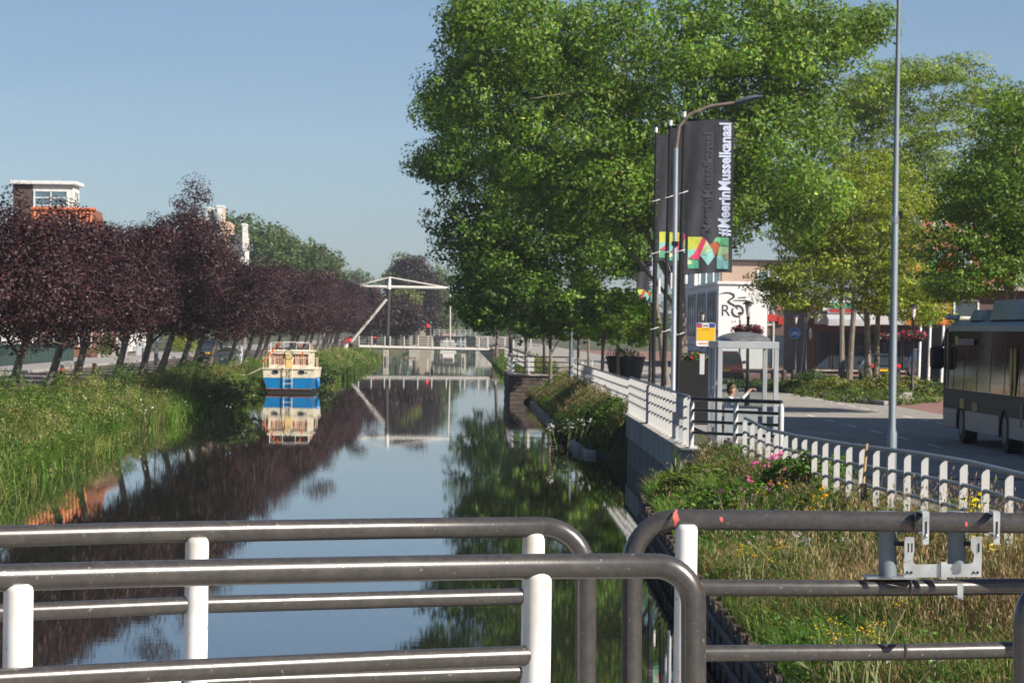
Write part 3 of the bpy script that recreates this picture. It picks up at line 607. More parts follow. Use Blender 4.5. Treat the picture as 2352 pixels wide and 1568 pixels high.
# bulk bag of sand
g = P(525, 846, 203); bag = thing('bulk_bag', 'large white bulk bag filled with sand standing under the plum trees', 'bag', (g.x, 203, 1.32))
TARP = M('white_tarp', (.72, .73, .76), .7, var=.08, scale=4, bump=.5, bscale=4)
MB().loft([[(x * s, y * s, z + .05 * math.sin(3 * x + y)) for x, y in [(-.75, -.7), (0, -.78), (.75, -.7), (.82, 0), (.75, .7), (0, .78), (-.75, .7), (-.82, 0)]] for s, z in [(.9, 0), (1.05, .3), (1.1, .7), (1.12, 1.0)]]).build('sack', TARP, bag, True)
MB().ball((0, 0, .95), (.8, .75, .28)).build('sand', M('sand', (.45, .34, .2), .95, bump=.5), bag, True)
for sx in (-1, 1):
    for sy in (-1, 1): MB().tube([(sx * .75, sy * .7, .95), (sx * .78, sy * .6, 1.3), (sx * .7, sy * .45, 1.42), (sx * .66, sy * .4, 1.05)], .05, 6).build('lifting_loop', TARP, bag, True)

# ------------------------------------------------------------------ cars
def car(label, loc, rotz, col, L=4.2, Wd=1.78, H=1.52, plate=None, name='parked_car', van=False, group=None):
    o = thing(name, label, 'car', loc, rotz, group); pm = M('car_paint_' + name + label[:6].replace(' ', '_'), col, .25, .15, var=.04, coat=.6)
    w = Wd / 2; bz = .95 if not van else 1.05
    def ring(y, wf, z0, z1): return [(-w * wf * .94, y, z0), (-w * wf, y, z0 + .25), (-w * wf, y, (z0 + z1) / 2), (-w * wf * .93, y, z1), (w * wf * .93, y, z1), (w * wf, y, (z0 + z1) / 2), (w * wf, y, z0 + .25), (w * wf * .94, y, z0)]
    MB().loft([ring(y * L, wf, z0, z1) for y, wf, z0, z1 in [(0, .86, .42, .8), (.012, .95, .3, bz - .02), (.12, 1, .22, bz + .03), (.5, 1, .2, bz), (.74, 1, .22, bz - .03), (.93, .95, .24, .82), (.985, .86, .3, .72), (1, .74, .38, .6)]]).build('body', pm, o, True)
    def gr(y, wf, z): return [(-w * wf, y * L, z), (w * wf, y * L, z)]
    t = H; r0, r1 = (.03, .62) if not van else (.02, .8)
    MB().loft([[(-w * .92, r0 * L, bz - .03), (w * .92, r0 * L, bz - .03), (w * .75, (r0 + .09) * L, t - .09), (-w * .75, (r0 + .09) * L, t - .09)], [(-w * .93, (r0 + .3) * L, bz - .03), (w * .93, (r0 + .3) * L, bz - .03), (w * .77, (r0 + .3) * L, t - .03), (-w * .77, (r0 + .3) * L, t - .03)],
               [(-w * .93, (r1 + .12) * L, bz - .03), (w * .93, (r1 + .12) * L, bz - .03), (w * .74, (r1 - .06) * L, t - .05), (-w * .74, (r1 - .06) * L, t - .05)]]).build('windows', GLASSD, o, True)
    MB().loft([[(-w * .7, (r0 + .075) * L, t - .10), (w * .7, (r0 + .075) * L, t - .10), (w * .62, (r0 + .1) * L, t - .02), (-w * .62, (r0 + .1) * L, t - .02)], [(-w * .8, (r0 + .3) * L, t - .07), (w * .8, (r0 + .3) * L, t - .07), (w * .68, (r0 + .3) * L, t + .01), (-w * .68, (r0 + .3) * L, t + .01)],
               [(-w * .77, (r1 - .05) * L, t - .08), (w * .77, (r1 - .05) * L, t - .08), (w * .66, (r1 - .07) * L, t - .02), (-w * .66, (r1 - .07) * L, t - .02)]]).build('roof', pm, o, True)
    for s in (-1, 1):
        MB().loft([[(s * w * .93, (r0 + .3) * L - .05, bz), (s * w * .93, (r0 + .3) * L + .05, bz), (s * w * .79, (r0 + .3) * L + .05, t - .05), (s * w * .79, (r0 + .3) * L - .05, t - .05)], [(s * w * .97, (r0 + .3) * L - .05, bz), (s * w * .97, (r0 + .3) * L + .05, bz), (s * w * .83, (r0 + .3) * L + .05, t - .05), (s * w * .83, (r0 + .3) * L - .05, t - .05)]]).build('pillar', pm, o)
        for y in (.19, .81):
            wl = MB().prism([(.32 * math.cos(a), .32 * math.sin(a)) for a in [k * math.pi / 9 for k in range(18)]], lambda a, c: (s * (w - .2), y * L + a, .32 + c), lambda a, c: (s * (w + .015), y * L + a, .32 + c)).build('wheel', RUBBER, o)
            MB().prism([(.2 * math.cos(a), .2 * math.sin(a)) for a in [k * math.pi / 6 for k in range(12)]], lambda a, c: (s * (w + .016), y * L + a, .32 + c), lambda a, c: (s * (w + .03), y * L + a, .32 + c)).build('rim', GALV, wl)
        MB().rbox(s * w * .80 - .13, s * w * .80 + .13, -.03, .14, .78, .98, .03).build('tail_light', M('tail_lamp', (.6, .03, .02), .2), o)
        MB().rbox(s * w * .78 - .13, s * w * .78 + .13, .955 * L, .985 * L, .62, .76, .03).build('headlight', M('head_lamp', (.8, .8, .8), .1), o)
        MB().rbox(s * (w + .1) - .09, s * (w + .1) + .09, .68 * L, .68 * L + .14, bz, bz + .16, .03).build('mirror', pm, o)
    MB().rbox(-w * .9, w * .9, -.06, .2, .3, .55, .04).build('bumper', M('bumper_plastic', (.03, .03, .032), .6), o)
    MB().box(-.26, .26, -.075, -.062, .6, .72).build('number_plate', M('yellow_plate', (.75, .45, .02), .4), o)
    MB().rbox(-.45, .45, -.03, .0, .76, .80, .01).build('chrome_strip', GALV, o)
    return o
car('dark blue car parked on the left street behind the boat windscreen', (-17.6, 222, 1.35), 0, (.02, .035, .06))
# ------------------------------------------------------------------ moored boat
bo = G(662, 902, 0); boat = thing('motor_cruiser', 'blue and cream motor cruiser moored stern-on at the left bank', 'boat', (bo.x, bo.y, 0), -.02)
CREAMP = M('cream_gelcoat', (.74, .67, .53), .4, var=.06, scale=2, coat=.2, dirt=(.55, .47, .36), dscale=3); BLUEP = M('blue_hull_paint', (.005, .19, .48), .35, var=.12, scale=2, coat=.3, dirt=(.01, .13, .33), dscale=1.6)
ST = [(0, 1.53), (1.2, 1.62), (4, 1.68), (7, 1.5), (9, .95), (10.4, .08)]
def hull(zs):  # zs: list of (z, width factor)
    return [[(-w * f, y, z) for z, f in zs] + [(w * f, y, z) for z, f in zs[::-1]] for y, w in ST]
MB().loft(hull([(-.4, .7), (.22, .86)])).build('boot_top', M('antifouling', (.02, .018, .018), .6), boat)
MB().loft(hull([(.222, .86), (.9, .96)])).build('lower_hull', BLUEP, boat)
up = MB().loft(hull([(.902, .975), (1.46, 1.0)])).build('upper_hull', CREAMP, boat)
MB().loft([[(-w * .885, y - .02, .2), (-w * .885, y - .02, .26), (w * .885, y - .02, .26), (w * .885, y - .02, .2)] for y, w in [(-.03, 1.53), (.0, 1.53)]]).build('rust_edge', M('rust', (.25, .09, .04), .9), boat)
MB().loft([[(-w * 1.02, y - (.05 if y == 0 else 0), z) for z in (1.40, 1.48)] + [(w * 1.02, y - (.05 if y == 0 else 0), z) for z in (1.48, 1.40)] for y, w in ST]).build('deck', CREAMP, boat)
for s in (-1, 1):
    pr = MB().prism([(s * .78 + .15 * math.copysign(abs(math.cos(a)) ** .6, math.cos(a)) * 1.15, 1.24 + .09 * math.sin(a)) for a in [k * math.pi / 8 for k in range(16)]], lambda a, c: (a, -.015, c), lambda a, c: (a, .02, c)).build('porthole', BLACK, up)
    MB().tube([(s * .78 + .19 * math.copysign(abs(math.cos(a)) ** .6, math.cos(a)), -.02, 1.24 + .105 * math.sin(a)) for a in [k * math.pi / 8 for k in range(17)]], .02, 6, False).build('porthole_rim', GALV, pr)
MB().rbox(1.05, 1.12, -.04, 0, 1.16, 1.28, .01).build('exhaust', GALV, up); MB().rbox(-.08, .05, -.07, 0, 1.12, 1.27, .01).build('stern_light', M('grey_fitting', (.25, .25, .25), .5), up)
cab = MB()
for (x0, x1, z0, z1) in [(-1.24, -1.1, 1.48, 2.42), (1.1, 1.24, 1.48, 2.42), (-1.1, 1.1, 1.48, 1.66), (-1.1, 1.1, 2.32, 2.42), (-.27, .22, 1.66, 2.32)]: cab.box(x0, x1, .9, 1.02, z0, z1)
cab.box(-1.24, -1.16, 1.021, 4.6, 1.48, 2.42).box(1.16, 1.24, 1.021, 4.6, 1.48, 2.42).box(-1.159, 1.159, 4.5, 4.6, 1.48, 2.42)
cb = cab.build('cabin', CREAMP, boat)
MB().rbox(-.25, .2, .87, .898, 1.5, 2.33, .01).build('door', M('ochre_door', (.62, .45, .18), .5), cb)
MB().rbox(-1.34, 1.34, .87, 4.8, 2.425, 2.53, .03).build('cabin_roof', CREAMP, boat)
cur = M('pink_curtain', (.66, .38, .30), .9, var=.25, scale=3)
for x0, x1 in ((-1.1, -.3), (.25, 1.1)):
    pts = [(x0 + (x1 - x0) * k / 40, 1.0 + .035 * math.sin(k * 1.15) * (1 + .5 * math.sin(k * .37))) for k in range(41)]
    c = MB(); 
    for (a, y), (a2, y2) in zip(pts[:-1], pts[1:]): c.quad((a, y, 1.66), (a2, y2, 1.66), (a2, y2, 2.32), (a, y, 2.32))
    c.build('curtain', cur, cb); MB().box(x0, x1, .925, .93, 1.66, 2.32).build('pane', GLASS, cb)
ws = [(-1.16, 1.1), (-.38, .95), (.38, .95), (1.16, 1.1)]
for k in range(3):
    (a, y), (c, y2) = ws[k], ws[k + 1]; wf = MB(); z0, z1 = 2.54, 3.02 - (.03 if k != 1 else 0)
    wf.tube([(a, y, z0), (a, y, z1)], .025, 6).tube([(c, y2, z0), (c, y2, z1)], .025, 6).tube([(a, y, z1), (c, y2, z1)], .022, 6).tube([(a, y, z0), (c, y2, z0)], .022, 6)
    f = wf.build('windscreen_frame', WHITE, boat); MB().quad((a, y, z0), (c, y2, z0), (c, y2, z1), (a, y, z1)).build('windscreen_pane', TINT, f)
MB().loft([[(x, y, 2.53), (x, y + .1, 2.53), (x, y + .1, z), (x, y, z)] for x, y, z in [(1.18, 1.2, 2.95), (1.26, 2.2, 2.8), (1.3, 3.2, 2.6)]]).build('side_screen', M('brown_trim', (.3, .2, .15), .6), boat)
rl_ = MB(); CH = M('cream_tube', (.72, .62, .45), .35)
MB().tube([(-1.5, 2.6, 2.08), (-1.55, .1, 2.08), (-.27, -.02, 2.08)], .022, 6).build('rail', CH, boat); MB().tube([(.22, -.02, 2.08), (1.55, .1, 2.08), (1.58, 2.6, 2.08)], .022, 6).build('rail', CH, boat)
for x, y in [(-1.5, .1), (-1.35, .08), (-.85, .05), (-.5, .02), (.45, .02), (.9, .05), (1.35, .08), (1.52, .1), (-1.55, 1.3), (1.57, 1.3), (1.58, 2.5), (-1.52, 2.5)]: MB().tube([(x, y, 1.47), (x, y, 2.08)], .018, 6).build('stanchion', CH, boat)
ld = MB()
for x in (-.27, .22): ld.tube([(x, -.02, 2.1), (x, -.1, 1.9), (x, -.12, .3)], .025, 6)
for z in (.55, .85, 1.12, 1.42): ld.tube([(-.27, -.12, z), (.22, -.12, z)], .018, 6)
ld.build('ladder', CH, boat, True)
wh = MB().tube([(.28 * math.cos(a), .28 * math.sin(a) * .12 - .05, 2.27 + .28 * math.sin(a)) for a in [k * math.pi / 10 for k in range(21)]], .022, 6, False).build('steering_wheel', M('dark_wood', (.06, .04, .03), .4), boat, True)
for k in range(3): a = math.pi / 2 + k * 2.094; MB().tube([(0, -.05, 2.27), (.27 * math.cos(a), -.05, 2.27 + .27 * math.sin(a))], .014, 5).build('spoke', GALV, wh)
MB().tube([(0, .0, 2.25), (0, .7, 2.1)], .03, 6).build('column', GALV, wh)
MB().tube([(-.38, -.05, 1.4), (-.42, -.05, 3.0)], .016, 6).build('flagstaff', M('varnish', (.35, .18, .06), .4), boat)
ORG = leafmat('orange_bunting', .3, .6, .2, (1, .7, .4)); a0, a1 = Vector((-.75, .2, 3.0)), Vector((-1.52, .05, 2.0)); q = []
for k in range(6): p = a0.lerp(a1, k / 5.); q.append([p, p + Vector((.14, 0, -.02)), p + Vector((.16, .02, -.30)), p + Vector((.12, .02, -.28))])
for k in range(2): p = Vector((.62 + .1 * k, .5, 2.95 - .5 * k)); q.append([p, p + Vector((.12, 0, -.05)), p + Vector((.12, 0, -.3)), p + Vector((.08, 0, -.28))])
link('bunting', quads('bunting', np.array(q), np.tile([.85, .17, .03], (8, 1)), ORG), boat); MB().tube([a0, a1], .008, 4).build('bunting_line', CH, boat)
for x, y, ex, ey in ((-1.5, .2, -3.2, -2.5), (-1.5, 7.5, -3.4, 9.5)): MB().tube([(x, y, 1.5), ((x + ex) / 2, (y + ey) / 2, 1.05), (ex, ey, 1.1)], .02, 5).build('mooring_rope', M('rope', (.4, .36, .28), .9), boat)
fd = thing('boat_fender', 'blue oval fender hanging at the right side of the moored boat', 'fender', (bo.x + 1.72, bo.y + .6, .2)); MB().ball((0, 0, .42), (.14, .14, .36)).build('float', BLUEP, fd, True); MB().tube([(0, 0, .75), (-.1, 0, 1.3)], .012, 5).build('rope', CH, fd)

# ------------------------------------------------------------------ white drawbridge
BY = 366.; db = thing('drawbridge', 'white and black steel drawbridge with balance beam crossing the canal', 'bridge', (-8.5, BY, 0)); L0 = Vector((8.5, 0, 0))
def bp_(x, y, dy=0.): return P(x, y, BY + dy) - Vector((-8.5, BY, 0))
WB = M('bridge_white', (.62, .60, .56), .4, var=.04)
DKM = M('mast_dark', (.035, .034, .034), .5, var=.1)
a, c = bp_(825, 796), bp_(1168, 804)
for dy in (0, 3.6): MB().tube([a + Vector((0, dy, 0)), c + Vector((0, dy, 0))], .18, 10).build('girder', WB, db, True)
MB().box(a.x, c.x, .2, 3.4, a.z - .05, a.z + .14).build('deck', M('deck_boards', (.2, .17, .15), .85), db)
MB().tube([bp_(888, 803, .3), bp_(893, 662, .3)], .26, 12).build('mast', DKM, db, True)
MB().tube([bp_(893, 664, .3), bp_(895, 636, .3)], [.28, .14], 10).build('mast_head', WB, db, True)
MB().tube([bp_(812, 658, .3), bp_(1038, 662, .3)], .2, 10).build('balance_beam', WB, db, True)
MB().tube([bp_(895, 637, .3), bp_(818, 657, .3)], .09, 8).build('stay', WB, db); MB().tube([bp_(895, 637, .3), bp_(1018, 659, .3)], .09, 8).build('stay', WB, db)
q = bp_(816, 660, .3); MB().prism([(.62 * math.cos(t), .62 * math.sin(t)) for t in [k * math.pi / 10 for k in range(20)]], lambda u, v: (q.x + u * .9, q.y - .3, q.z + v), lambda u, v: (q.x + u * .9, q.y + .3, q.z + v)).build('counterweight', M('grey_disc', (.16, .165, .17), .5), db)
MB().ball(q + Vector((-.25, -.35, 0)), (.32, .12, .2)).build('counterweight_cap', WB, db, True)
MB().tube([bp_(888, 687, 0), bp_(805, 787, 0)], .17, 10).build('raking_strut', WB, db, True)
MB().tube([bp_(1034, 662, .3), bp_(1034, 799, .3)], .08, 8).build('hanger', WB, db)
for x0, x1, yt in ((880, 893.5, 803), (1059, 1070, 812)):
    p, w_ = bp_(x0, yt), bp_(x1, yt); pr = MB()
    o = MB().rbox(p.x, w_.x, -.3, 3.9, -1, p.z, .03).build('pier', STONE, db); MB().rbox(p.x + .3, w_.x + .02, -.42, -.3, -1, .75, .02).build('pier_fender', CONC, o)
mp_ = MB().rbox(-.06, .06, -.06, .06, 0, 1.2, .01).mesh('post', WB)
for x in [(1350 + v * .3507) / 1.7415 for v in (245, 390, 540, 600, 760, 920, 1080, 1245, 1405, 1455, 1615, 1720)]:
    for dy in (-.1, 3.7): link('post', mp_, db, bp_(x, 796 + (x - 825) * .0235, dy) + Vector((0, 0, .1)))
for k in range(4):
    for dy in (-.1, 3.7): z = Vector((0, 0, .42 + .28 * k)); MB().tube([bp_(818, 795.8, dy) + z, bp_(1168, 803.8, dy) + z], .035, 6).build('rail', DKM, db)
fr = thing('approach_railing', 'black approach railing at the right end of the drawbridge', 'railing', (4.5, 362, 1.9))
for i in range(7): link('post', mp_, fr, (-2 + i * 1.0, -.02, 0))
for k in range(4): MB().tube([(-2.1, 0, .3 + .28 * k), (5, 0, .3 + .28 * k)], .035, 6).build('rail', DKM, fr)
# second bridge with keeper's hut, farther away
B2 = 560.; p0, p1 = P(997, 776, B2), P(1092, 776, B2); sbr = thing('low_bridge', 'low dark bridge with white railing farther along the canal', 'bridge', (p0.x, B2, 0))
MB().rbox(0, p1.x - p0.x, 0, 6, p0.z - .25, p0.z + .35, .05).build('deck', DKM, sbr)
for i in range(9):
    u = (p1.x - p0.x) * i / 8; MB().tube([(u, .1, p0.z + .35), (u, .1, p0.z + 1.5)], .05, 5).build('post', WB, sbr)
for k in range(3): MB().tube([(0, .1, p0.z + .7 + k * .38), (p1.x - p0.x, .1, p0.z + .7 + k * .38)], .035, 5).build('rail', WB, sbr)
MB().rbox(-4.5, -.02, .3, 7, -.5, p0.z + .4, .05).build('abutment', CONC, sbr); MB().rbox(p1.x - p0.x + .02, 14, .3, 7, -.5, p0.z + .4, .05).build('abutment', CONC, sbr)
hq = P(964, 800, 540); hz = lambda y: P(976, y, 540).z; hx = P(990, 750, 540).x
hut = thing('bridge_hut', "small bridge keeper's hut with white window frames and flat dark roof", 'hut', (hq.x, 540, 0)); wd = hx - hq.x
MB().box(0, wd, 0, 2.5, -.3, hz(751)).build('base', M('cream_plaster', (.33, .28, .22), .8), hut); MB().box(.05, wd - .05, .05, 2.4, hz(751), hz(735)).build('cabin', GLASSD, hut)
win(hut, '-y', 0, hz(751), wd * .55, hz(735) - hz(751), .04, t=.12); win(hut, '-y', wd * .55, hz(751), wd * .45, hz(735) - hz(751), .04, t=.1)
MB().rbox(-.15, wd + .15, -.2, 2.7, hz(735), hz(732), .02).build('roof', DKM, hut)
RL = emit('red_signal', (1, .03, .02), 1.2)
def signal(lab, x, y, yb, Y, s=1.):
    p = P(x, y, Y); o = thing('traffic_signal', lab, 'traffic light', (p.x, Y, P(x, yb, Y).z), 0, 'red bridge signals')
    h = p.z - P(x, yb, Y).z; MB().tube([(0, 0, 0), (0, 0, h - .5 * s)], .06 * s, 6).build('pole', WB, o); MB().rbox(-.22 * s, .22 * s, -.1, .2, h - 1.0 * s, h + .32 * s, .05).build('housing', BLACK, o)
    MB().prism([(.15 * s * math.cos(t), .15 * s * math.sin(t)) for t in [k * math.pi / 6 for k in range(12)]], lambda a, c: (a, -.14, h + c), lambda a, c: (a, -.101, h + c)).build('red_lamp', RL, o)
signal("red boat signal standing in front of the bridge keeper's hut", 983, 748, 800, 500, 1.6); signal('red road signal at the foot of the drawbridge strut', 805, 780, 800, 372, 1.2); signal('small red signal seen through the drawbridge railing left of the mast', 862, 774, 795, 420, .9)
v = P(1030, 770, 640); ves = thing('far_vessel', 'small white and red vessel moored beyond the low bridge', 'boat', (v.x, 640, 0))
MB().loft([[(-1.5, y, .0), (-1.7 * f, y, 1.1), (1.7 * f, y, 1.1), (1.5 * f, y, 0)] for y, f in ((0, 1), (6, 1), (9, .2))]).build('hull', WB, ves); MB().rbox(-1.2, 1.2, 1, 4, 1.1, 2.9, .1).build('wheelhouse', WB, ves); MB().rbox(-1.3, 1.3, .9, 4.1, 2.9, 3.2, .05).build('roof', M('far_red', (.5, .12, .1), .6), ves); MB().box(-1, 1, .98, .999, 1.9, 2.7).build('window', GLASSD, ves)
for i, (x, y) in enumerate([(932, 821), (943, 822), (953, 822)]):
    g = G(x, y, 0); d = thing('duck', f'small brown duck swimming before the drawbridge, {["left", "middle", "right"][i]} of three', 'duck', (g.x, g.y, 0), 0, 'ducks by the drawbridge')
    MB().ball((0, 0, .06), (.2, .1, .1)).ball((.16, 0, .24), .06, 8, 6).tube([(.12, 0, .1), (.16, 0, .24)], .035, 6).tube([(.2, 0, .23), (.28, 0, .22)], [.02, .008], 5).tube([(-.16, 0, .08), (-.27, 0, .14)], [.05, .01], 5).build('body', M('duck_brown', (.28, .19, .12), .8), d, True)
# white flower tub and mooring posts at the bridge foot
g = P(792, 800, 366); ft = thing('flower_tub', 'pale tub of red flowers at the left foot of the drawbridge', 'planter', (g.x, 366, 1.4))
MB().lathe([(.3, 0), (.45, .7), (.42, .7)], 12).build('tub', WB, ft); rng = np.random.default_rng(4); C = rng.normal(size=(120, 3)) * [.4, .4, .2] + [0, 0, 1.0]
link('blossom', quads('blossom', leafquads(C, rng.normal(size=C.shape), .2, .18, rng), pick([(.6, .03, .08, 3), (.06, .12, .03, 3), (.7, .1, .2, 1)], 120, rng), PETAL), ft)
# ------------------------------------------------------------------ trees on the right and far away
def pxtree(name, label, Y, trunk, tw, blobs, n, per, cr, leaf, pal, seed, group=None, asp=.55, base=1.4, depth=None, shell=.5, flat=.6, nl=22, bark=None, fr=.3, cvar=.25, topfrac=.8, extra=None):
    """trunk: (x at base, x at top, y of top) and blobs (x, y, rx, ry) are read at distance Y and turned into metres"""
    mpp = Y / K; t0 = P(trunk[0], 800, Y); o = thing(name, label, 'tree', (t0.x, Y, base), 0, group); B = []
    for j, bb in enumerate(blobs):
        x, y, rx, ry = bb[:4]; p = P(x, y, Y); dy = bb[4] if len(bb) > 4 else 0
        B.append((p.x - t0.x, dy, p.z - base, rx * mpp, (depth or rx * mpp), ry * mpp))
    V, c, cc = crown(B, n, per, cr, leaf, asp, pal, seed, shell=shell, flat=flat, cvar=cvar)
    tp = P(trunk[1], trunk[2], Y); mb = MB(); rng = np.random.default_rng(seed)
    limbs(mb, (0, 0, -.1), (tp.x - t0.x, 0, tp.z - base), tw / 2, cc, rng, nl, fr)
    for e in (extra or []): mb.tube([(e[0], e[1], -.1), (e[0] + e[2], e[1], 3), (e[0] + e[2] * 2, e[1], 7)], [e[3], e[3] * .8, e[3] * .3], 8)
    mb.build('trunk', bark or BARK, o, True); link('crown', quads('crown', V, c, LEAF), o); return o
OAK = [(0.107, 0.213, 0.020, 5), (0.155, 0.258, 0.025, 4), (0.070, 0.148, 0.017, 3), (0.215, 0.283, 0.040, 1.4), (0.203, 0.166, 0.050, 0.1)]
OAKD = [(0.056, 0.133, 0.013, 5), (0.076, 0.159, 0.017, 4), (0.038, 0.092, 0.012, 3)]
pxtree('oak_tree', 'huge green oak filling the top centre behind the flagpoles', 128, (1572, 1578, 200), .48,
       [(1500, 130, 300, 180), (1720, 90, 230, 180), (1860, 130, 110, 130), (1790, 330, 130, 170), (1850, 460, 70, 80), (1560, 310, 250, 190), (1290, 300, 210, 190), (1230, 100, 170, 120), (1110, 130, 90, 90), (1640, 470, 130, 90), (1400, 440, 170, 110), (1050, 215, 70, 60), (1990, 60, 40, 40), (1080, 40, 50, 50)],
       1500, 150, .9, .19, OAK, 41, depth=6.5, shell=.35, nl=60, fr=.25)
pxtree('oak_tree', 'second oak hanging low over the canal at the left side of the green mass', 150, (1533, 1440, 250), .32,
       [(1120, 330, 130, 110), (1020, 370, 60, 45), (1130, 470, 130, 100), (1230, 560, 150, 110), (1080, 560, 75, 55), (1360, 540, 130, 110), (1160, 650, 110, 70), (1300, 400, 170, 170), (1110, 720, 60, 40), (1440, 560, 60, 80), (1020, 250, 50, 40)],
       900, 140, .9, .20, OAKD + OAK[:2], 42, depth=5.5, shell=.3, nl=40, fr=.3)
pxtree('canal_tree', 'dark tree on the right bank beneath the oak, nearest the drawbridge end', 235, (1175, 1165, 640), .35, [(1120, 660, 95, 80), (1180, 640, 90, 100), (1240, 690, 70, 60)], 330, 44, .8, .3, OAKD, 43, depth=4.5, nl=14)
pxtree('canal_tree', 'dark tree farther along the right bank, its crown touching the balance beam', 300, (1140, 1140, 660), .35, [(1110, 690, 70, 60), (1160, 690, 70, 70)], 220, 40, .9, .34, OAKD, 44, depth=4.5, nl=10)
LIME = [(0.120, 0.234, 0.019, 4), (0.168, 0.282, 0.026, 4), (0.240, 0.324, 0.042, 1.6), (0.078, 0.162, 0.019, 2)]
tx = [(1384, 128, (1400, 725, 72, 55)), (1421, 136, (1440, 730, 55, 60)), (1331, 146, (1330, 735, 60, 45)), (1265, 158, (1270, 730, 55, 45)), (1252, 172, (1235, 715, 55, 50)), (1207, 182, (1205, 735, 48, 45)), (1354, 165, (1360, 690, 50, 40))]
LN = ['broad one left of the flagpoles', 'right one beside the flagpoles', 'one behind the slim grey mast', 'one left of the slim grey mast', 'pale trunked one above the quay platform', 'leftmost one over the quay platform', 'small one behind the others']
for i, (x, Y, bl) in enumerate(tx):
    pxtree('lime_tree', 'small bright green lime tree with low crown, ' + LN[i], Y, (x, x, 690), .19, [bl, (bl[0] - 18, bl[1] - 30, bl[2] * .6, bl[3] * .6), (bl[0] + 20, bl[1] + 12, bl[2] * .65, bl[3] * .6)], 95, 95, .5, .18, LIME, 50 + i, 'lime trees on the right quay', asp=.8, nl=14, depth=1.7)
LOC = [(0.198, 0.271, 0.024, 4), (0.264, 0.317, 0.029, 4), (0.132, 0.218, 0.024, 3), (0.317, 0.277, 0.040, 0.6), (0.264, 0.172, 0.053, 0.1)]
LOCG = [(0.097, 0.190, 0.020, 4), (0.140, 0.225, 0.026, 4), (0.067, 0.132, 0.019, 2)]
pxtree('locust_tree', 'yellow-green honey locust rising from the planted island, nearest trunk', 133, (1997, 1990, 380), .32, [(1900, 620, 130, 80), (2020, 560, 130, 90), (1960, 480, 130, 80), (1850, 690, 80, 40), (2080, 650, 90, 60), (1790, 640, 60, 35), (2010, 400, 90, 60), (2120, 660, 80, 45), (2120, 715, 60, 30), (2030, 700, 60, 25), (1880, 540, 100, 60), (2060, 480, 110, 70)], 900, 78, .75, .17, LOC, 61, asp=.4, depth=4, shell=.25, flat=.32, nl=36, fr=.3, bark=BARKG, extra=[(.45, 1.2, .05, .13)])
pxtree('locust_tree', 'feathery green tree standing behind the island, top against the sky', 165, (1950, 2010, 260), .34, [(2000, 240, 90, 70), (2080, 170, 60, 35), (1930, 330, 100, 90), (2060, 330, 110, 90), (2190, 175, 105, 45), (2200, 270, 130, 80), (2010, 200, 90, 60), (1860, 480, 90, 90), (2130, 420, 120, 80), (2000, 460, 120, 80)], 1000, 74, .9, .2, LOCG[:2] + LOC[:3], 62, asp=.4, depth=5, shell=.25, flat=.32, nl=40, fr=.3)
pxtree('locust_tree', 'slim honey locust trunk second from the island edge near the shop awning', 175, (1934, 1930, 520), .36, [(1880, 600, 90, 60), (1960, 580, 90, 70), (1900, 520, 80, 60)], 320, 64, .8, .2, LOC, 63, asp=.4, depth=4, shell=.25, flat=.35, nl=16, bark=BARKG)
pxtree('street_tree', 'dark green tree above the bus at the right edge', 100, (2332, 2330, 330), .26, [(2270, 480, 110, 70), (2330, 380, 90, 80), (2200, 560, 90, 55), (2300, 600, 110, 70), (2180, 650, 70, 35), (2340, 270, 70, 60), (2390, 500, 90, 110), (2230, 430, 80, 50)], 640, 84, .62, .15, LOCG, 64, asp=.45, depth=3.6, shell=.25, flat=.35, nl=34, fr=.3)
pxtree('street_tree', 'pale green tree at the far right behind the bus roof', 150, (2400, 2390, 330), .3, [(2340, 250, 80, 60), (2380, 350, 90, 80), (2290, 380, 80, 60), (2340, 480, 90, 90)], 420, 74, .85, .2, LOCG + LOC[:1], 65, asp=.45, depth=4, shell=.3, flat=.35, nl=16)
FARG = [(0.075, 0.125, 0.037, 4), (0.106, 0.163, 0.044, 3), (0.062, 0.100, 0.037, 2)]
FARP = [(.05, .028, .034, 4), (.035, .02, .028, 3), (.06, .05, .04, 1)]
pxtree('background_tree', 'broad green tree behind the fin building, left end of the background trees', 430, (560, 560, 560), .6, [(540, 560, 90, 70), (620, 580, 70, 50), (505, 530, 45, 40)], 260, 40, 1.3, .5, FARG, 81, group='green trees behind the plum row', nl=8)
pxtree('background_tree', 'green tree behind the plum row, middle of the background trees', 450, (670, 670, 580), .6, [(660, 585, 65, 45), (620, 560, 50, 45), (710, 600, 55, 45)], 220, 40, 1.3, .5, FARG, 82, group='green trees behind the plum row', nl=8)
pxtree('background_tree', 'green tree at the right end of the background trees left of the bridge', 470, (745, 745, 610), .6, [(740, 610, 42, 40), (765, 640, 30, 40), (700, 610, 40, 40)], 170, 40, 1.3, .5, FARG, 83, group='green trees behind the plum row', nl=8)
pxtree('copper_beech', 'tall dark copper beech behind the drawbridge mast', 520, (955, 955, 640), .8, [(955, 650, 50, 60), (945, 620, 36, 30), (930, 680, 50, 50), (985, 680, 34, 50), (955, 720, 50, 40)], 330, 44, 1.3, .5, FARP, 84, nl=10)
pxtree('background_tree', 'green tree with lit right side just behind the copper beech', 600, (985, 985, 640), .7, [(985, 650, 32, 50), (1010, 660, 26, 45), (905, 640, 22, 32), (930, 610, 25, 22)], 200, 40, 1.6, .6, FARG + [(.14, .17, .05, 2)], 85, nl=8)
pxtree('pale_tree', 'small pale yellow-green tree below the balance beam right of the mast', 480, (920, 920, 690), .25, [(940, 672, 22, 20), (915, 680, 18, 14), (950, 690, 22, 14)], 70, 34, .8, .35, [(.20, .23, .06, 3), (.15, .18, .05, 2)], 86, nl=6, bark=BARKG)
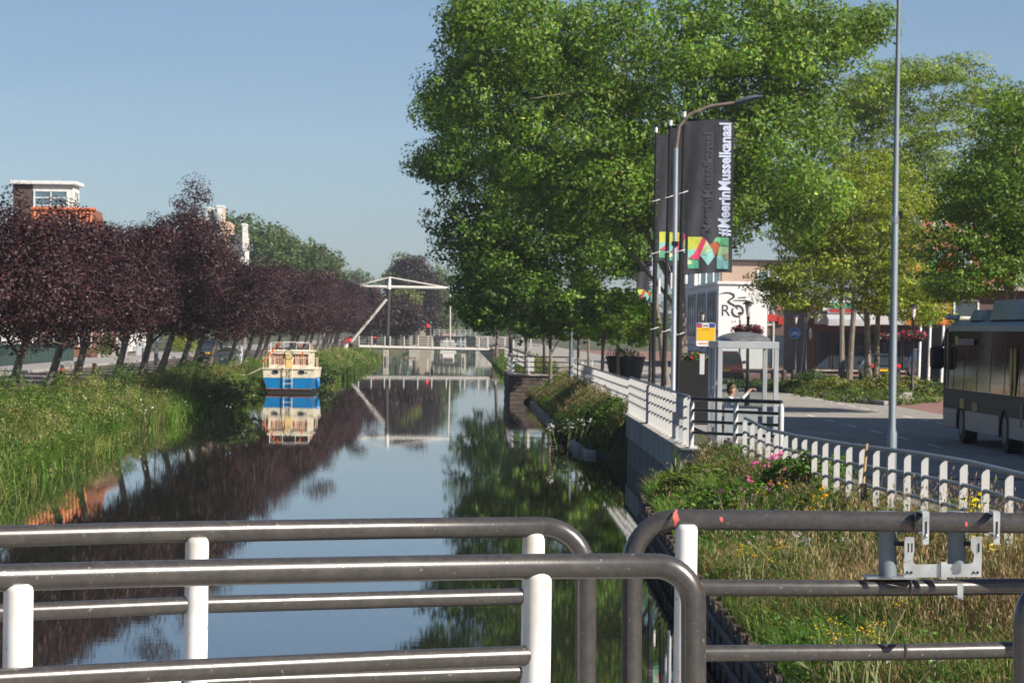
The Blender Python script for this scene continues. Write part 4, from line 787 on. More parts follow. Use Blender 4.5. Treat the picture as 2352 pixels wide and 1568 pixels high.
pxtree('background_tree', 'yellowish green tree over the water gap right of the copper beech', 620, (1010, 1010, 690), .6, [(1000, 710, 40, 45), (1030, 720, 30, 40), (985, 735, 30, 30)], 170, 40, 1.5, .6, FARG + [(.16, .18, .05, 3)], 87, nl=6)
pxtree('plum_tree', 'purple tree right behind the drawbridge mast, left of the copper beech', 440, (910, 910, 690), .4, [(905, 720, 45, 45), (935, 735, 36, 36), (870, 735, 40, 36)], 220, 44, 1.0, .4, PP, 88, nl=8)
pxtree('plum_tree', 'purple tree between the drawbridge strut and mast', 420, (845, 845, 690), .4, [(850, 715, 48, 50), (820, 730, 36, 45)], 200, 44, 1.0, .4, PP, 89, nl=8)
pxtree('distant_tree', 'bluish distant tree over the plum crowns left of the balance beam', 1100, (825, 825, 650), .8, [(820, 650, 30, 26), (845, 660, 24, 18)], 120, 34, 2.4, 1.0, FARG, 90, nl=4)
# far wood that closes the view down the canal
rng = np.random.default_rng(91); Bl = []
for k in range(46): Bl.append((rng.uniform(-75, 80), rng.uniform(980, 1250), 6 + rng.random() * 3, 9, 9, 7 + rng.random() * 4))
V, c, cc = crown(Bl, 1500, 24, 2.8, 1.5, .7, FARG, 92, shell=.5)
stuff(link('far_wood', quads('far_wood', V, c, LEAF)), 'distant green wood closing the view along the canal', 'wood')
# ------------------------------------------------------------------ railings along the right bank
RAILG = M('grey_rail', (.24, .25, .27), .45, .3, var=.15, scale=6); BRAIL = M('black_rail', (.03, .031, .036), .35, .2)
WPL = M('white_plate', (.56, .57, .58), .45, var=.04, scale=4, dirt=(.62, .59, .52), dscale=7)
plate = MB().prism([(-.045, 0), (.045, 0), (.045, .985), (-.02, .955), (-.045, .91)], lambda a, c: (a, -.010, c), lambda a, c: (a, .010, c)).rbox(-.043, -.03, .0101, .05, 0, .9, .003).rbox(-.09, .09, -.05, .05, -.03, -.001, .004).mesh('plate_post', WPL)
def fence(label, path, zf, spacing, H, hs, rmat, rr=.022, pm=None, yaw=0., name='railing', pname='plate_post'):
    pts = [Vector(p).to_3d() for p in path]; o = thing(name, label, 'railing', (pts[0].x, pts[0].y, zf(pts[0].y))); base = o.location.copy()
    seg = [(a, c, (c - a).length) for a, c in zip(pts[:-1], pts[1:])]; tot = sum(s[2] for s in seg)
    def at(s):
        for a, c, L in seg:
            if s <= L: return a + (c - a) * (s / L)
            s -= L
        return pts[-1]
    k = int(tot / spacing); fine = [at(tot * i / (k * 2)) for i in range(k * 2 + 1)]
    for i in range(k + 1):
        p = at(tot * i / k * .9999); b = link(pname, pm or plate, o, Vector((p.x, p.y, zf(p.y))) - base, yaw); b.scale = (1, 1, H / .985)
    for h in hs: MB().tube([Vector((p.x, p.y, zf(p.y) + h)) - base for p in fine], rr * (1.25 if h == hs[0] else 1), 8).build('rail', rmat, o, True)
    return o
NT = [(0, 2.95), (20, 2.6), (32, 2.46), (36, 2.45), (40.4, 2.385), (47, 2.25), (54, 2.14), (59, 2.10), (63, 2.19), (70, 2.2)]
fence('grey-railed fence of white plates curving along the near right grass bank', [(5.95, 26), (5.93, 36), (5.9, 46), (5.88, 56), (5.84, 63.2)], lambda y: interp(y, NT) - .97, 1.47, .95, (.975, .70, .42, .14), RAILG, .026)
fence('white plate railing on the concrete canal wall left of the bus shelter', [(5.28, 95.2), (5.2, 88), (5.02, 67.4)], lambda y: 1.47, 1.3, 1.03, (1.06, .82, .58, .34), RAILG, .024)
wpost = MB().tube([(0, 0, -.03), (0, 0, .9), (0, 0, .985)], [.055, .055, .03], 10).rbox(-.12, .12, -.12, .12, -.035, -.0, .005).mesh('post', WPL, True)
fence('short black-railed fence with three white posts before the bus shelter', [(5.05, 67.1), (5.9, 66.0), (6.75, 64.9)], lambda y: 1.46, .98, 1.0, (1.03, .79, .55, .31), BRAIL, .034, wpost, 0, 'railing', 'post')
path = [(5.32, 96), (5.4, 110), (5.55, 130), (5.72, 150), (5.85, 158), (6.2, 163), (7.0, 166), (8.6, 167), (10.4, 167.4)]
fence('white and grey railing looping around the middle grass bank', path, lambda y: interp(y, [(96, 1.5), (130, 1.46), (158, 1.42), (170, 1.42)]), 1.75, .93, (.95, .68, .42, .16), RAILG, .025)
bpost = MB().rbox(-.07, .07, -.02, .02, 0, .985, .005).mesh('plate_post', WPL)
fence('black-railed fence with white plates on the dark quay platform', [(3.05, 186), (3.05, 170.3), (6.3, 170.3)], lambda y: 1.54, 1.15, .93, (.95, .66, .38, .12), BRAIL, .03, bpost)
fence('white railing farther along the right bank behind the lime trees', [(4.6, 300), (4.6, 190)], lambda y: 1.42, 2.0, .95, (.95, .6, .3), RAILG, .03, bpost)

# ------------------------------------------------------------------ bus shelter
SHX, SHY = 5.74, 68.8; sh = thing('bus_shelter', 'grey framed glass bus shelter with smoky domed roof', 'bus shelter', (SHX, SHY, 1.4))
FR = M('shelter_frame', (.62, .64, .66), .4, .5, var=.08, scale=3)
W_, D_, H_ = 1.34, 2.6, 2.33
for x in (0, W_ - .1):
    for y in (0, D_ - .1): MB().rbox(x, x + .1, y, y + .1, -.05, H_ - .16, .008).build('post', FR, sh)
for y in (0, D_ - .1): MB().rbox(-.005, W_ + .005, y - .005, y + .105, H_ - .158, H_, .01).build('beam', FR, sh)
for x in (0, W_ - .1): MB().rbox(x, x + .1, .106, D_ - .106, H_ - .155, H_ - .003, .01).build('beam', FR, sh)
for y in (.85, 1.65): MB().rbox(.02, .08, y, y + .07, .15, H_ - .16, .006).build('mullion', FR, sh)
MB().rbox(.02, .08, .106, D_ - .106, .12, .2, .006).build('sill_rail', FR, sh)
for y0, y1 in ((.1, .85), (.92, 1.65), (1.72, 2.5)): MB().box(.045, .055, y0, y1, .2, H_ - .16).build('pane', GLASS, sh)
MB().box(.1, W_ - .1, .04, .05, .28, H_ - .16).build('pane', GLASS, sh); MB().box(.1, W_ - .1, D_ - .06, D_ - .05, .2, H_ - .16).build('pane', TINT, sh)
MB().rbox(.1, W_ - .1, .02, .08, .2, .28, .006).build('sill_rail', FR, sh)
rings = []
for j in range(11):
    t = math.pi * j / 10; rings.append([(W_ / 2 + (W_ / 2 - .06) * math.cos(math.pi * k / 12) * (.55 + .45 * math.sin(t)), .05 + (D_ - .1) * (j / 10.), H_ + .002 + .21 * math.sin(math.pi * k / 12) * (math.sin(t) ** .5 if 0 < j < 10 else .02)) for k in range(13)])
MB().loft(rings, closed=False, caps=False).build('dome', M('smoky_acrylic', (.13, .135, .14), .3, 0, var=.2, scale=8, dirt=(.22, .21, .18), dscale=5), sh, True)
be = MB().rbox(.12, .52, .3, 2.3, .42, .47, .01).build('bench', M('bench_steel', (.25, .26, .28), .4, .6), sh)
for y in (.45, 2.1): MB().tube([(.3, y, 0), (.3, y, .42)], .03, 8).build('bench_leg', FR, be)
MB().rbox(.16, .9, .06, .12, .3, .85, .01).build('kick_panel', M('kick_panel', (.42, .44, .46), .5), sh)

# seated person in the shelter, arm raised
def skinned(SK, E_):
    me = bpy.data.meshes.new('skinbase'); me.from_pydata([s[0] for s in SK], E_, []); ob = bpy.data.objects.new('skinbase', me); COL.objects.link(ob)
    ob.modifiers.new('s', 'SKIN')
    for i, s in enumerate(SK):
        me.skin_vertices[0].data[i].radius = (s[1], s[1] * (s[2] if len(s) > 2 else 1)); me.skin_vertices[0].data[i].use_root = (i == 0)
    ob.modifiers.new('d', 'SUBSURF').levels = 2
    bpy.context.view_layer.update(); m2 = bpy.data.meshes.new_from_object(ob.evaluated_get(bpy.context.evaluated_depsgraph_get())); bpy.data.objects.remove(ob)
    m2.polygons.foreach_set('use_smooth', [True] * len(m2.polygons)); return m2
SKIN = M('skin', (.55, .32, .22), .6, var=.05); HAIR = M('brown_hair', (.13, .085, .045), .7, var=.4, scale=30); SHIRT = M('white_shirt', (.82, .83, .86), .8, var=.06, scale=5); TROU = M('dark_trousers', (.02, .02, .026), .85)
pe = thing('person', 'person in white shirt and dark trousers sitting in the bus shelter, one arm raised', 'person', (SHX + .30, SHY + .85, 1.4))
body = [((0, 0, .55), .14), ((0, 0, .72), .13), ((.02, 0, .90), .14), ((.04, 0, 1.0), .10), ((.07, 0, 1.09), .052), ((.09, 0, 1.15), .055), ((.11, 0, 1.24), .088), ((.10, 0, 1.32), .082),
        ((.04, -.17, .99), .05), ((.25, -.24, 1.0), .043), ((.44, -.22, 1.20), .034), ((.47, -.21, 1.25), .03), ((.54, -.2, 1.27), .026),
        ((.03, .17, .99), .05), ((.05, .23, .76), .043), ((.27, .18, .66), .034), ((.33, .16, .64), .03),
        ((.12, -.1, .53), .085), ((.46, -.11, .52), .07), ((.46, -.11, .28), .054), ((.45, -.11, .07), .042), ((.58, -.11, .04), .036),
        ((.12, .1, .53), .085), ((.48, .11, .52), .07), ((.5, .11, .28), .054), ((.5, .11, .07), .042), ((.63, .11, .04), .036)]
be_ = [(0, 1), (1, 2), (2, 3), (3, 4), (4, 5), (5, 6), (6, 7), (3, 8), (8, 9), (9, 10), (10, 11), (11, 12), (3, 13), (13, 14), (14, 15), (15, 16), (0, 17), (17, 18), (18, 19), (19, 20), (20, 21), (0, 22), (22, 23), (23, 24), (24, 25), (25, 26)]
bm_ = skinned(body, be_); 
for mm in (SKIN, SHIRT, TROU, BLACK): bm_.materials.append(mm)
for p in bm_.polygons:
    c = p.center; a = 1
    if c.z > 1.09 and abs(c.y) < .12: a = 0
    elif c.x > .43 and c.z > 1.17: a = 0
    elif c.x > .29 and .55 < c.z < .72 and c.y > .1: a = 0
    elif c.z < .66 and not (c.y > .14 and c.z > .6): a = 3 if c.z < .1 else 2
    p.material_index = a
link('body', bm_, pe)
MB().ball((.075, 0, 1.305), (.105, .092, .10)).ball((.04, 0, 1.24), (.07, .085, .1)).build('hair', HAIR, pe, True)
MB().ball((.205, 0, 1.225), (.022, .016, .03), 8, 6).build('nose', SKIN, pe, True); MB().tube([(.18, -.05, 1.255), (.2, 0, 1.25), (.18, .05, 1.255)], .012, 5).build('glasses', BLACK, pe); MB().ball((.10, -.088, 1.23), (.03, .014, .035), 8, 6).build('ear', SKIN, pe, True)
for k in range(5):
    a = -.35 + k * .16; t = .045 if k == 0 else .07 - .006 * abs(k - 2)
    MB().tube([(.535, -.235 + k * .016, 1.275), (.56 + t * .4, -.24 + k * .02, 1.275 + .01 * math.sin(k)), (.56 + t * .8, -.242 + k * .021, 1.24)], [.011, .0095, .007], 6).build('finger', SKIN, pe, True)
MB().tube([(.02, -.1, 1.06), (.13, -.085, .92), (.12, -.09, .7)], .016, 5).build('bag_strap', BLACK, pe)

# ------------------------------------------------------------------ lamp post, flagpoles and banners
def pole(label, cat, name, base, segs, mat, rz=0., n=12): 
    o = thing(name, label, cat, base, rz); MB().tube([s[0] for s in segs], [s[1] for s in segs], n).build('pole', mat, o, True); return o
SIL = M('silver_pole', (.50, .53, .56), .4, .6, var=.1, scale=3)
b0 = P(1546, 890, 76); b0.z = 1.4; tp = P(1553, 340, 76) - b0; a1, a2, a3, a4 = [P(x, y, 76) - b0 for x, y in ((1560, 290), (1585, 262), (1635, 243), (1690, 236))]
lamp = pole('silver street lamp with rusty curved arm beside the black flagpoles', 'street lamp', 'street_lamp', b0, [((0, 0, 0), .085), ((0, 0, 1.0), .085), ((.0, 0, 1.08), .06), (tuple(tp), .052)], SIL)
MB().tube([tp, a1, a2, a3, a4], [.05, .045, .042, .04, .04], 8).build('arm', M('rusty_arm', (.22, .17, .14), .6, .4, var=.3, scale=6), lamp, True)
hd = a4; MB().loft([[(hd.x + u, hd.y + v * w, hd.z + zo + q * h) for v, q in ((-1, 0), (-.6, 1), (.6, 1), (1, 0), (.6, -.8), (-.6, -.8))] for u, w, h, zo in ((-.02, .05, .04, 0), (.1, .12, .08, .02), (.3, .15, .08, .09), (.5, .13, .05, .14), (.66, .06, .015, .16))]).build('lamp_head', M('lamp_grey', (.12, .14, .17), .4, .4), lamp, True)
cl = P(1549, 560, 76) - b0; MB().rbox(cl.x - .07, cl.x + .09, -.12, .07, cl.z - .05, cl.z + .06, .01).build('clamp', BLACK, lamp)
FAB = M('black_banner', (.028, .030, .040), .75, var=.3, scale=2); PTXT = M('banner_print', (.50, .57, .72), .8, var=.03); STXT = M('show_through', (.055, .06, .075), .8, var=.05)
PCOL = {k: M('print_' + k, v, .8, var=.06) for k, v in dict(lime=(.45, .50, .06), teal=(.22, .50, .48), pink=(.62, .05, .13), green=(.08, .33, .20), mint=(.35, .55, .30), brick=(.36, .09, .04), sand=(.33, .30, .20), pale=(.55, .62, .35), leafg=(.14, .42, .22)).items()}
MPIE = [('lime', [(0, 0), (.36, 0), (.22, .38), (0, .42)]), ('teal', [(0, .42), (.22, .38), (.12, .62), (0, .7)]), ('pink', [(.36, 0), (.45, .10), (.36, .4), (.27, .72), (.02, .68), (.12, .62), (.22, .38)]), ('green', [(.02, .70), (.27, .74), (.27, 1), (0, 1)]), ('pale', [(.0, .71), (.018, .71), (.12, .82), (.0, .9)]),
        ('pale', [(.45, .10), (.52, .23), (.36, .4)]), ('mint', [(.52, .23), (.60, .38), (.42, .55), (.29, .55), (.36, .4)]), ('teal', [(.29, .552), (.42, .552), (.60, .38), (.66, .62), (.5, .9)]), ('brick', [(.535, .25), (.62, .16), (.72, .15), (.78, .28), (.74, .46), (.66, .6), (.605, .375)]),
        ('leafg', [(.66, .06), (.70, 0), (1, 0), (1, .28), (.80, .26), (.73, .14), (.62, .155)]), ('mint', [(.785, .28), (1, .3), (1, .5), (.73, .6), (.745, .47)]), ('sand', [(.86, .512), (1, .51), (1, .72), (.9, .7)]), ('teal', [(.72, .61), (.855, .53), (.895, .71), (1, .73), (1, 1), (.72, 1)])]
def banner(label, base, w, h, ztop, seed, mirror_text=True):
    o = thing('banner', label, 'banner', base, 0, 'black festival banners'); nx, nz = 16, 40; rng = random.Random(seed); ph = rng.random() * 6
    def f(u, v): return (u * w, .05 * math.sin(u * 5 + v * 3 + ph) * (.4 + v * .4) + .02 * math.sin(u * 14 + v * 5) * (.3 + v), ztop - v * h - .03 * math.sin(u * 4 + ph) * v)
    mb = MB()
    for j in range(nz):
        for i in range(nx): mb.quad(f(i / nx, j / nz), f(i / nx, (j + 1) / nz), f((i + 1) / nx, (j + 1) / nz), f((i + 1) / nx, j / nz))
    cloth = mb.build('cloth', FAB, o, True)
    def onto(me, d):                                   # press flat print onto the cloth
        for v_ in me.vertices: p = f(v_.co.x / w, (ztop - v_.co.z) / h); v_.co.y = p[1] - d - (.0 if abs(v_.co.y) < 1e-6 else 0)
    for cname, pts in MPIE:
        m_ = MB(); cx = sum(p[0] for p in pts) / len(pts); cy = sum(p[1] for p in pts) / len(pts); sub = []
        for (a, c), (a2, c2) in zip(pts, pts[1:] + pts[:1]): sub += [(a + (a2 - a) * t / 3, c + (c2 - c) * t / 3) for t in range(3)]
        P3 = lambda a, c: ((.06 + a * .86) * w, 0, ztop - (.765 + c * .205) * h)
        vs = [P3(cx, cy)] + [P3(*q) for q in sub]; m_.add(vs, [(0, i + 1, (i + 1) % len(sub) + 1) for i in range(len(sub))])
        ob = m_.build('print', PCOL[cname], cloth); onto(ob.data, .012)
    rot = Matrix.Rotation(math.pi / 2, 4, 'X') @ Matrix.Rotation(math.pi / 2, 4, 'Z')
    t = text('#MeerinMusselkanaal', .36, PTXT, cloth, Matrix.Identity(4), .012, extr=0); me = t.data
    co = [v_.co.copy() for v_ in me.vertices]; Lx = max(c.x for c in co); sc = (.735 * h) / Lx
    for v_, c in zip(me.vertices, co): v_.co = Vector((w * .93 - c.y * 1.15, 0, ztop - .755 * h + c.x * sc))
    onto(me, .016)
    if mirror_text:
        t = text('MeerinMusselkanaal', .3, STXT, cloth, Matrix.Identity(4), .012, extr=0); me = t.data; co = [v_.co.copy() for v_ in me.vertices]; Lx = max(c.x for c in co); sc = (.66 * h) / Lx
        for v_, c in zip(me.vertices, co): v_.co = Vector((w * .56 - c.y * 1.15, 0, ztop - .745 * h + c.x * sc))
        onto(me, .012)
    MB().tube([(-.02, 0, ztop + .01), (w + .12, 0, ztop - .02)], .014, 6).build('top_rod', BLACK, o); return o
FP = [(1555, 1572, 251, 80., 'right'), (1522, 1540.6, 271, 87., 'middle'), (1500, 1507, 288, 94., 'left')]
for i, (xb, xt, yt, Y, nm) in enumerate(FP):
    b_ = P(xb, 900, Y); b_.z = 1.4; t_ = P(xt, yt, Y) - b_; zt_ = t_.z
    o = pole(f'black flagpole with white tip, {nm} of the three before the oak', 'flagpole', 'flagpole', b_, [((0, 0, 0), .062), (tuple(t_ * .5), .055), (tuple(t_ * .975), .045)], BLACK)
    MB().tube([t_ * .975, t_ * .993], .048, 8).build('white_tip', WHITE, o); MB().tube([t_ * .9935, t_], .06, 8).build('cap', BLACK, o)
    for k in (.3, .56, .74): MB().tube([t_ * k + Vector((-.1, -.06, -.03)), t_ * k + Vector((.02, -.07, .0)), t_ * k + Vector((.14, -.02, .05))], .012, 5).build('ring', WHITE, o)
    q = t_ * (.5 - .02 * i); MB().tube([q + Vector((.14, 0, -.35)), q + Vector((.14, 0, .1))], .045, 8).build('weight', WHITE, o)
    MB().tube([t_ * .96 + Vector((.07, 0, 0)), t_ * .05 + Vector((.07, 0, 0))], .006, 4).build('halyard', BLACK, o)
    tb = P(1577 if i == 0 else (1535 if i == 1 else 1512), 274 if i == 0 else (290 if i == 1 else 310), Y)
    banner(f'black banner with white town slogan and colourful letter M on the {nm} flagpole', (tb.x, Y, tb.z), 1.22, [3.93, 3.85, 3.8][i], 0., 3 + i)
b_ = P(1492, 840, 150); b_.z = 1.4; t_ = P(1500, 520, 150) - b_
pole('black flagpole farther off, left behind the three front flagpoles', 'flagpole', 'flagpole', b_, [((0, 0, 0), .07), (tuple(t_), .05)], BLACK)
tb = P(1463, 555, 148); banner('more distant black banner with colourful M left of the front flagpoles', (tb.x, 148, tb.z), .98, 2.95, 0, 9, False)
# slim grey mast on the quay and big lamp post at the right
b_ = P(1311, 875, 150); b_.z = 1.4; t_ = P(1313, 640, 150) - b_; o = pole('slim grey mast with dark cap on the quay between the lime trees', 'mast', 'quay_mast', b_, [((0, 0, 0), .11), ((0, 0, 2.2), .10), (tuple(t_), .06)], GREYP); MB().tube([t_, t_ + Vector((0, 0, .15))], .08, 8).build('cap', BLACK, o)
b_ = P(1520, 880, 100); b_.z = 1.4; t_ = P(1531, 690, 100) - b_; o = pole('thin blue-grey sign pole between the black flagpoles', 'pole', 'sign_pole', b_, [((0, 0, 0), .075), (tuple(t_ * .5), .06), (tuple(t_), .05)], GREYP)
b_ = P(2047, 1060, 46); b_.z = 1.36; t1, t2, t3 = [P(x, y, 46) - b_ for x, y in ((2049, 985), (2056, 500), (2065, -40))]
o = pole('tall galvanised lamp post in the right foreground behind the fence', 'lamp post', 'lamp_post', b_, [((0, 0, -.1), .075), (tuple(t1 * .95), .075), (tuple(t1), .056), (tuple(t2 * .995), .052), (tuple(t2), .046), (tuple(t3), .03), (t3.x * 1.05, t3.y, t3.z + 2.5)] [:6], GREYP)
MB().tube([t2 - Vector((0, 0, .08)), t2 + Vector((0, 0, .03))], .06, 10).build('band', GALV, o); MB().rbox(t2.x + .05, t2.x + .11, -.03, .03, t2.z - .01, t2.z + .1, .005).build('bracket', BLACK, o)
top = t3 + Vector((.1, 0, 1.2)); MB().tube([t3, t3 + Vector((.03, 0, .6)), top + Vector((.9, 0, .2))], [.03, .03, .025], 8).build('arm', GREYP, o); MB().rbox(top.x + .8, top.x + 1.5, -.12, .12, top.z + .15, top.z + .25, .03).build('lamp_head', GREYP, o)
s0, s1 = P(1978, 1170, 44.2), P(1991, 1018, 44.2); st = thing('marker_stake', 'pale wooden stake with a black clamp leaning at the near fence', 'stake', s0); d = s1 - s0
MB().tube([d * -.25, d], .02, 6).build('stick', M('pale_wood', (.5, .36, .16), .7, var=.15), st); MB().rbox(d.x * .35 - .03, d.x * .35 + .05, -.05, .03, d.z * .12, d.z * .4, .01).build('clamp', BLACK, st)
# ------------------------------------------------------------------ bus stop sign, planter, lanterns, road sign
Y = 77.; q = P(1620, 850, Y); ss = thing('bus_stop_sign', 'yellow and blue bus stop sign on a grey pole beside the shelter', 'bus stop sign', (q.x, Y, 1.4))
zt, zb = P(1620, 741, Y).z - 1.4, P(1620, 795, Y).z - 1.4; w2 = .235
MB().tube([(.14, .03, 0), (.14, .03, zb + .1)], .03, 8).build('pole', SIL, ss)
def rrect(w, z0, z1, r): return [(sx * (w - r) + r * math.cos(t), sz + r * math.sin(t)) for sx, sz, t0 in ((1, z0 + r, -math.pi / 2), (1, z1 - r, 0), (-1, z1 - r, math.pi / 2), (-1, z0 + r, math.pi)) for t in (t0, t0 + .8, t0 + 1.57)]
MB().prism(rrect(w2, zb, zt, .04), lambda a, c: (a, -.012, c), lambda a, c: (a, .012, c)).build('panel', M('sign_white', (.8, .8, .8), .5, var=.02), ss)
SB = M('sign_blue', (.035, .05, .30), .5, var=.03); SY = M('sign_yellow', (.80, .48, .02), .5, var=.03)
hh = zt - zb; MB().box(-w2 + .012, w2 - .012, -.016, -.0125, zt - .2 * hh, zt - .02 * hh).build('blue_field', SB, ss); MB().box(-w2 + .012, w2 - .012, -.016, -.0125, zb + .24 * hh, zt - .205 * hh).build('yellow_field', SY, ss)
MB().prism(rrect(.085, zt - .2 * hh, zt - .03 * hh, .02), lambda a, c: (a - .01, -.020, c), lambda a, c: (a - .01, -.0165, c)).build('white_field', M('sign_white2', (.82, .82, .82), .5, var=.02), ss)
bi = MB().rbox(-.07, .05, -.024, -.0205, zt - .145 * hh, zt - .075 * hh, .0015); bi.build('bus_symbol', BLACK, ss)
for x in (-.045, .03): MB().prism([(x + .012 * math.cos(t), zt - .155 * hh + .012 * math.sin(t)) for t in [k * math.pi / 5 for k in range(10)]], lambda a, c: (a, -.024, c), lambda a, c: (a, -.0205, c)).build('bus_symbol', BLACK, ss)
for k in range(4): MB().box(-.062 + k * .028, -.042 + k * .028, -.026, -.0245, zt - .115 * hh, zt - .09 * hh).build('bus_symbol', MATS['sign_white2'], ss)
MB().box(-w2 + .014, -.105, -.0195, -.0165, zt - .17 * hh, zt - .07 * hh).build('red_logo', M('sign_red', (.6, .06, .08), .5), ss)
FX_ = Matrix.Rotation(math.pi / 2, 4, 'X')
MB().box(-.09, .09, -.0175, -.0162, zt - .285 * hh, zt - .255 * hh).build('stop_name', M('sign_ink', (.35, .22, .02), .6), ss)
MB().box(-w2 + .02, w2 - .02, -.0175, -.0162, zt - .335 * hh, zt - .325 * hh).build('rule', MATS['sign_ink'], ss)
MB().box(-.17, .17, -.0165, -.0125, zb + .09 * hh, zb + .15 * hh).build('brand_line', M('sign_orange', (.75, .3, .12), .6), ss)
tb0, tb1 = P(1606, 860, Y), P(1618, 813, Y); MB().rbox(tb0.x - q.x, tb1.x - q.x, -.02, .05, tb0.z - 1.4, tb1.z - 1.4, .01).build('timetable_case', M('case_grey', (.55, .56, .58), .5), ss)

FLW = [(.55, .02, .10, 4), (.65, .10, .22, 2), (.70, .62, .60, 1.2), (.30, .02, .14, 1.2), (.05, .10, .025, 5), (.035, .07, .02, 3)]
def flowers(root, c, r, n, seed, pal=FLW, leaf=.1, name='blossom'):
    rng = np.random.default_rng(seed); d = unit(rng.normal(size=(n, 3))) * (rng.random((n, 1)) ** .4); C = np.array(c) + d * np.array(r)
    return link(name, quads(name, leafquads(C, d + rng.normal(size=(n, 3)) * .5, leaf, leaf * .85, rng), pick(pal, n, rng, .2), PETAL), root)
Y = 84.; q0, q1 = P(1558, 827, Y), P(1640, 827, Y); pl = thing('black_planter', 'tall black planter with red and violet flowers behind the shelter', 'planter', ((q0.x + q1.x) / 2, Y, 1.4)); hw = (q1.x - q0.x) / 2; ht = q0.z - 1.4
MB().loft([[(sx * hw * s, sy * hw * s, z) for sx, sy in ((-1, -1), (1, -1), (1, 1), (-1, 1))] for s, z in ((.8, 0), (1, ht), (.95, ht), (.95, ht - .1))]).build('tub', M('black_tub', (.010, .010, .011), .55), pl)
flowers(pl, (0, 0, ht + .05), (hw * .9, hw * .9, .2), 500, 5, [(.06, .12, .03, 5), (.10, .16, .04, 3), (.5, .03, .04, .8), (.12, .06, .3, .8), (.5, .35, .03, .4)], .09); flowers(pl, (-.3, 0, ht + .3), (.35, .3, .35), 120, 6, [(.10, .06, .22, 2), (.06, .1, .04, 2)], .05, 'sprigs')
Y = 140.; q = P(1437, 815, Y); pl = thing('round_planter', 'dark round planter under the lime trees left of the flagpoles', 'planter', (q.x, Y, 1.4)); MB().lathe([(.6, 0), (.9, P(1437, 818, Y).z - 1.4), (.85, P(1437, 818, Y).z - 1.42)], 16).build('tub', MATS['black_tub'], pl, True); flowers(pl, (0, 0, P(1437, 816, Y).z - 1.35), (.8, .8, .25), 300, 7, [(.06, .12, .03, 5), (.5, .03, .04, 1), (.1, .16, .04, 3)])

LIT = M('lantern_glass', (.62, .60, .55), .3, var=.05)
def lantern(lab, x, ycap, Y, basket=None, seed=1):
    p = P(x, ycap, Y); o = thing('park_lantern', lab, 'lantern', (p.x, Y, 1.4), 0, 'park lanterns'); h = p.z - 1.4
    MB().lathe([(.09, 0), (.09, .6), (.06, .65), (.05, h - .62), (.07, h - .58), (.04, h - .5)], 10).build('post', BLACK, o, True)
    MB().lathe([(.06, h - .5), (.12, h - .10)], 10).build('glass', LIT, o, True); MB().lathe([(.21, h - .10), (.19, h - .06), (.10, h - .01), (.03, h + .03)], 14).build('cap', BLACK, o, True)
    if basket:
        zb_ = P(x, basket, Y).z - 1.4
        for k in range(4):
            a = k * math.pi / 2 + .6; c, s = math.cos(a) * .32, math.sin(a) * .32
            MB().lathe([(.1, zb_ - .28), (.24, zb_ - .05), (.24, zb_)], 12, (c, s, 0)).build('basket', BLACK, o, True); flowers(o, (c, s, zb_ - .02), (.36, .34, .2), 230, seed + k, FLW, .085)
    return o
lantern('black lantern with full pink flower baskets above the bus shelter', 1719, 692, 108, 756, 20); lantern('black lantern with pink flower basket in front of the white flagpoles', 2098, 699, 122, 768, 30)
lantern('small black lantern left of the white wall lettering', 1614, 716, 190); lantern('small black lantern in front of the painted wheel letter', 1700, 717, 195); lantern('small lantern left of the blue bicycle sign', 1828, 722, 185, None); lantern('small lantern just right of the blue bicycle sign', 1852, 724, 187, None); lantern('lantern with flower basket half hidden behind the tall lamp post', 2045, 720, 150, 772, 40)
Y = 158.; q = P(1840, 885, Y); rs = thing('bicycle_sign', 'round blue bicycle path sign on a leaning grey pole', 'road sign', (q.x, Y, 1.4)); dc = P(1825, 765, Y) - Vector((q.x, Y, 1.4))
MB().tube([(-.1, 0, 0), (.28, 0, P(1850, 718, Y).z - 1.4)], .045, 8).build('pole', GREYP, rs)
disc = lambda r, y0, y1, name, mat: MB().prism([(r * math.cos(t), r * math.sin(t)) for t in [k * math.pi / 16 for k in range(32)]], lambda a, c: (dc.x + a, y0, dc.z + c), lambda a, c: (dc.x + a, y1, dc.z + c)).build(name, mat, rs)
disc(.28, -.06, -.04, 'rim', MATS['sign_white2']); disc(.265, -.066, -.0605, 'face', M('sign_mid_blue', (.01, .13, .52), .4, var=.02))
bk = MB(); wt = .012
def ringt(cx, cz, r): bk.tube([(dc.x + cx + r * math.cos(t), -.07, dc.z + cz + r * math.sin(t)) for t in [k * math.pi / 8 for k in range(17)]], wt, 5, False)
ringt(-.11, -.05, .075); ringt(.11, -.05, .075)
for pts in ([(-.11, -.05), (-.05, .05), (.07, .05), (.11, -.05)], [(-.05, .05), (0, -.05), (.07, .05)], [(-.11, -.05), (0, -.05)], [(-.05, .05), (-.06, .1), (-.1, .1)], [(.07, .05), (.06, .11), (.12, .12)]): bk.tube([(dc.x + a, -.07, dc.z + c) for a, c in pts], wt, 5)
bk.build('bicycle_symbol', MATS['sign_white2'], rs)
MB().prism([(.29 * math.cos(t), .29 * math.sin(t)) for t in [k * math.pi / 12 for k in range(24)]], lambda a, c: (.42 + a * .35, .05 + a, dc.z - .02 + c), lambda a, c: (.45 + a * .35, .04 + a, dc.z - .02 + c)).build('second_disc', M('sign_back', (.3, .34, .38), .5), rs)
MB().box(-.1, .5, -.02, .02, dc.z - .05, dc.z).build('bracket', GREYP, rs)
WOODB = M('bollard_brown', (.05, .04, .038), .7)
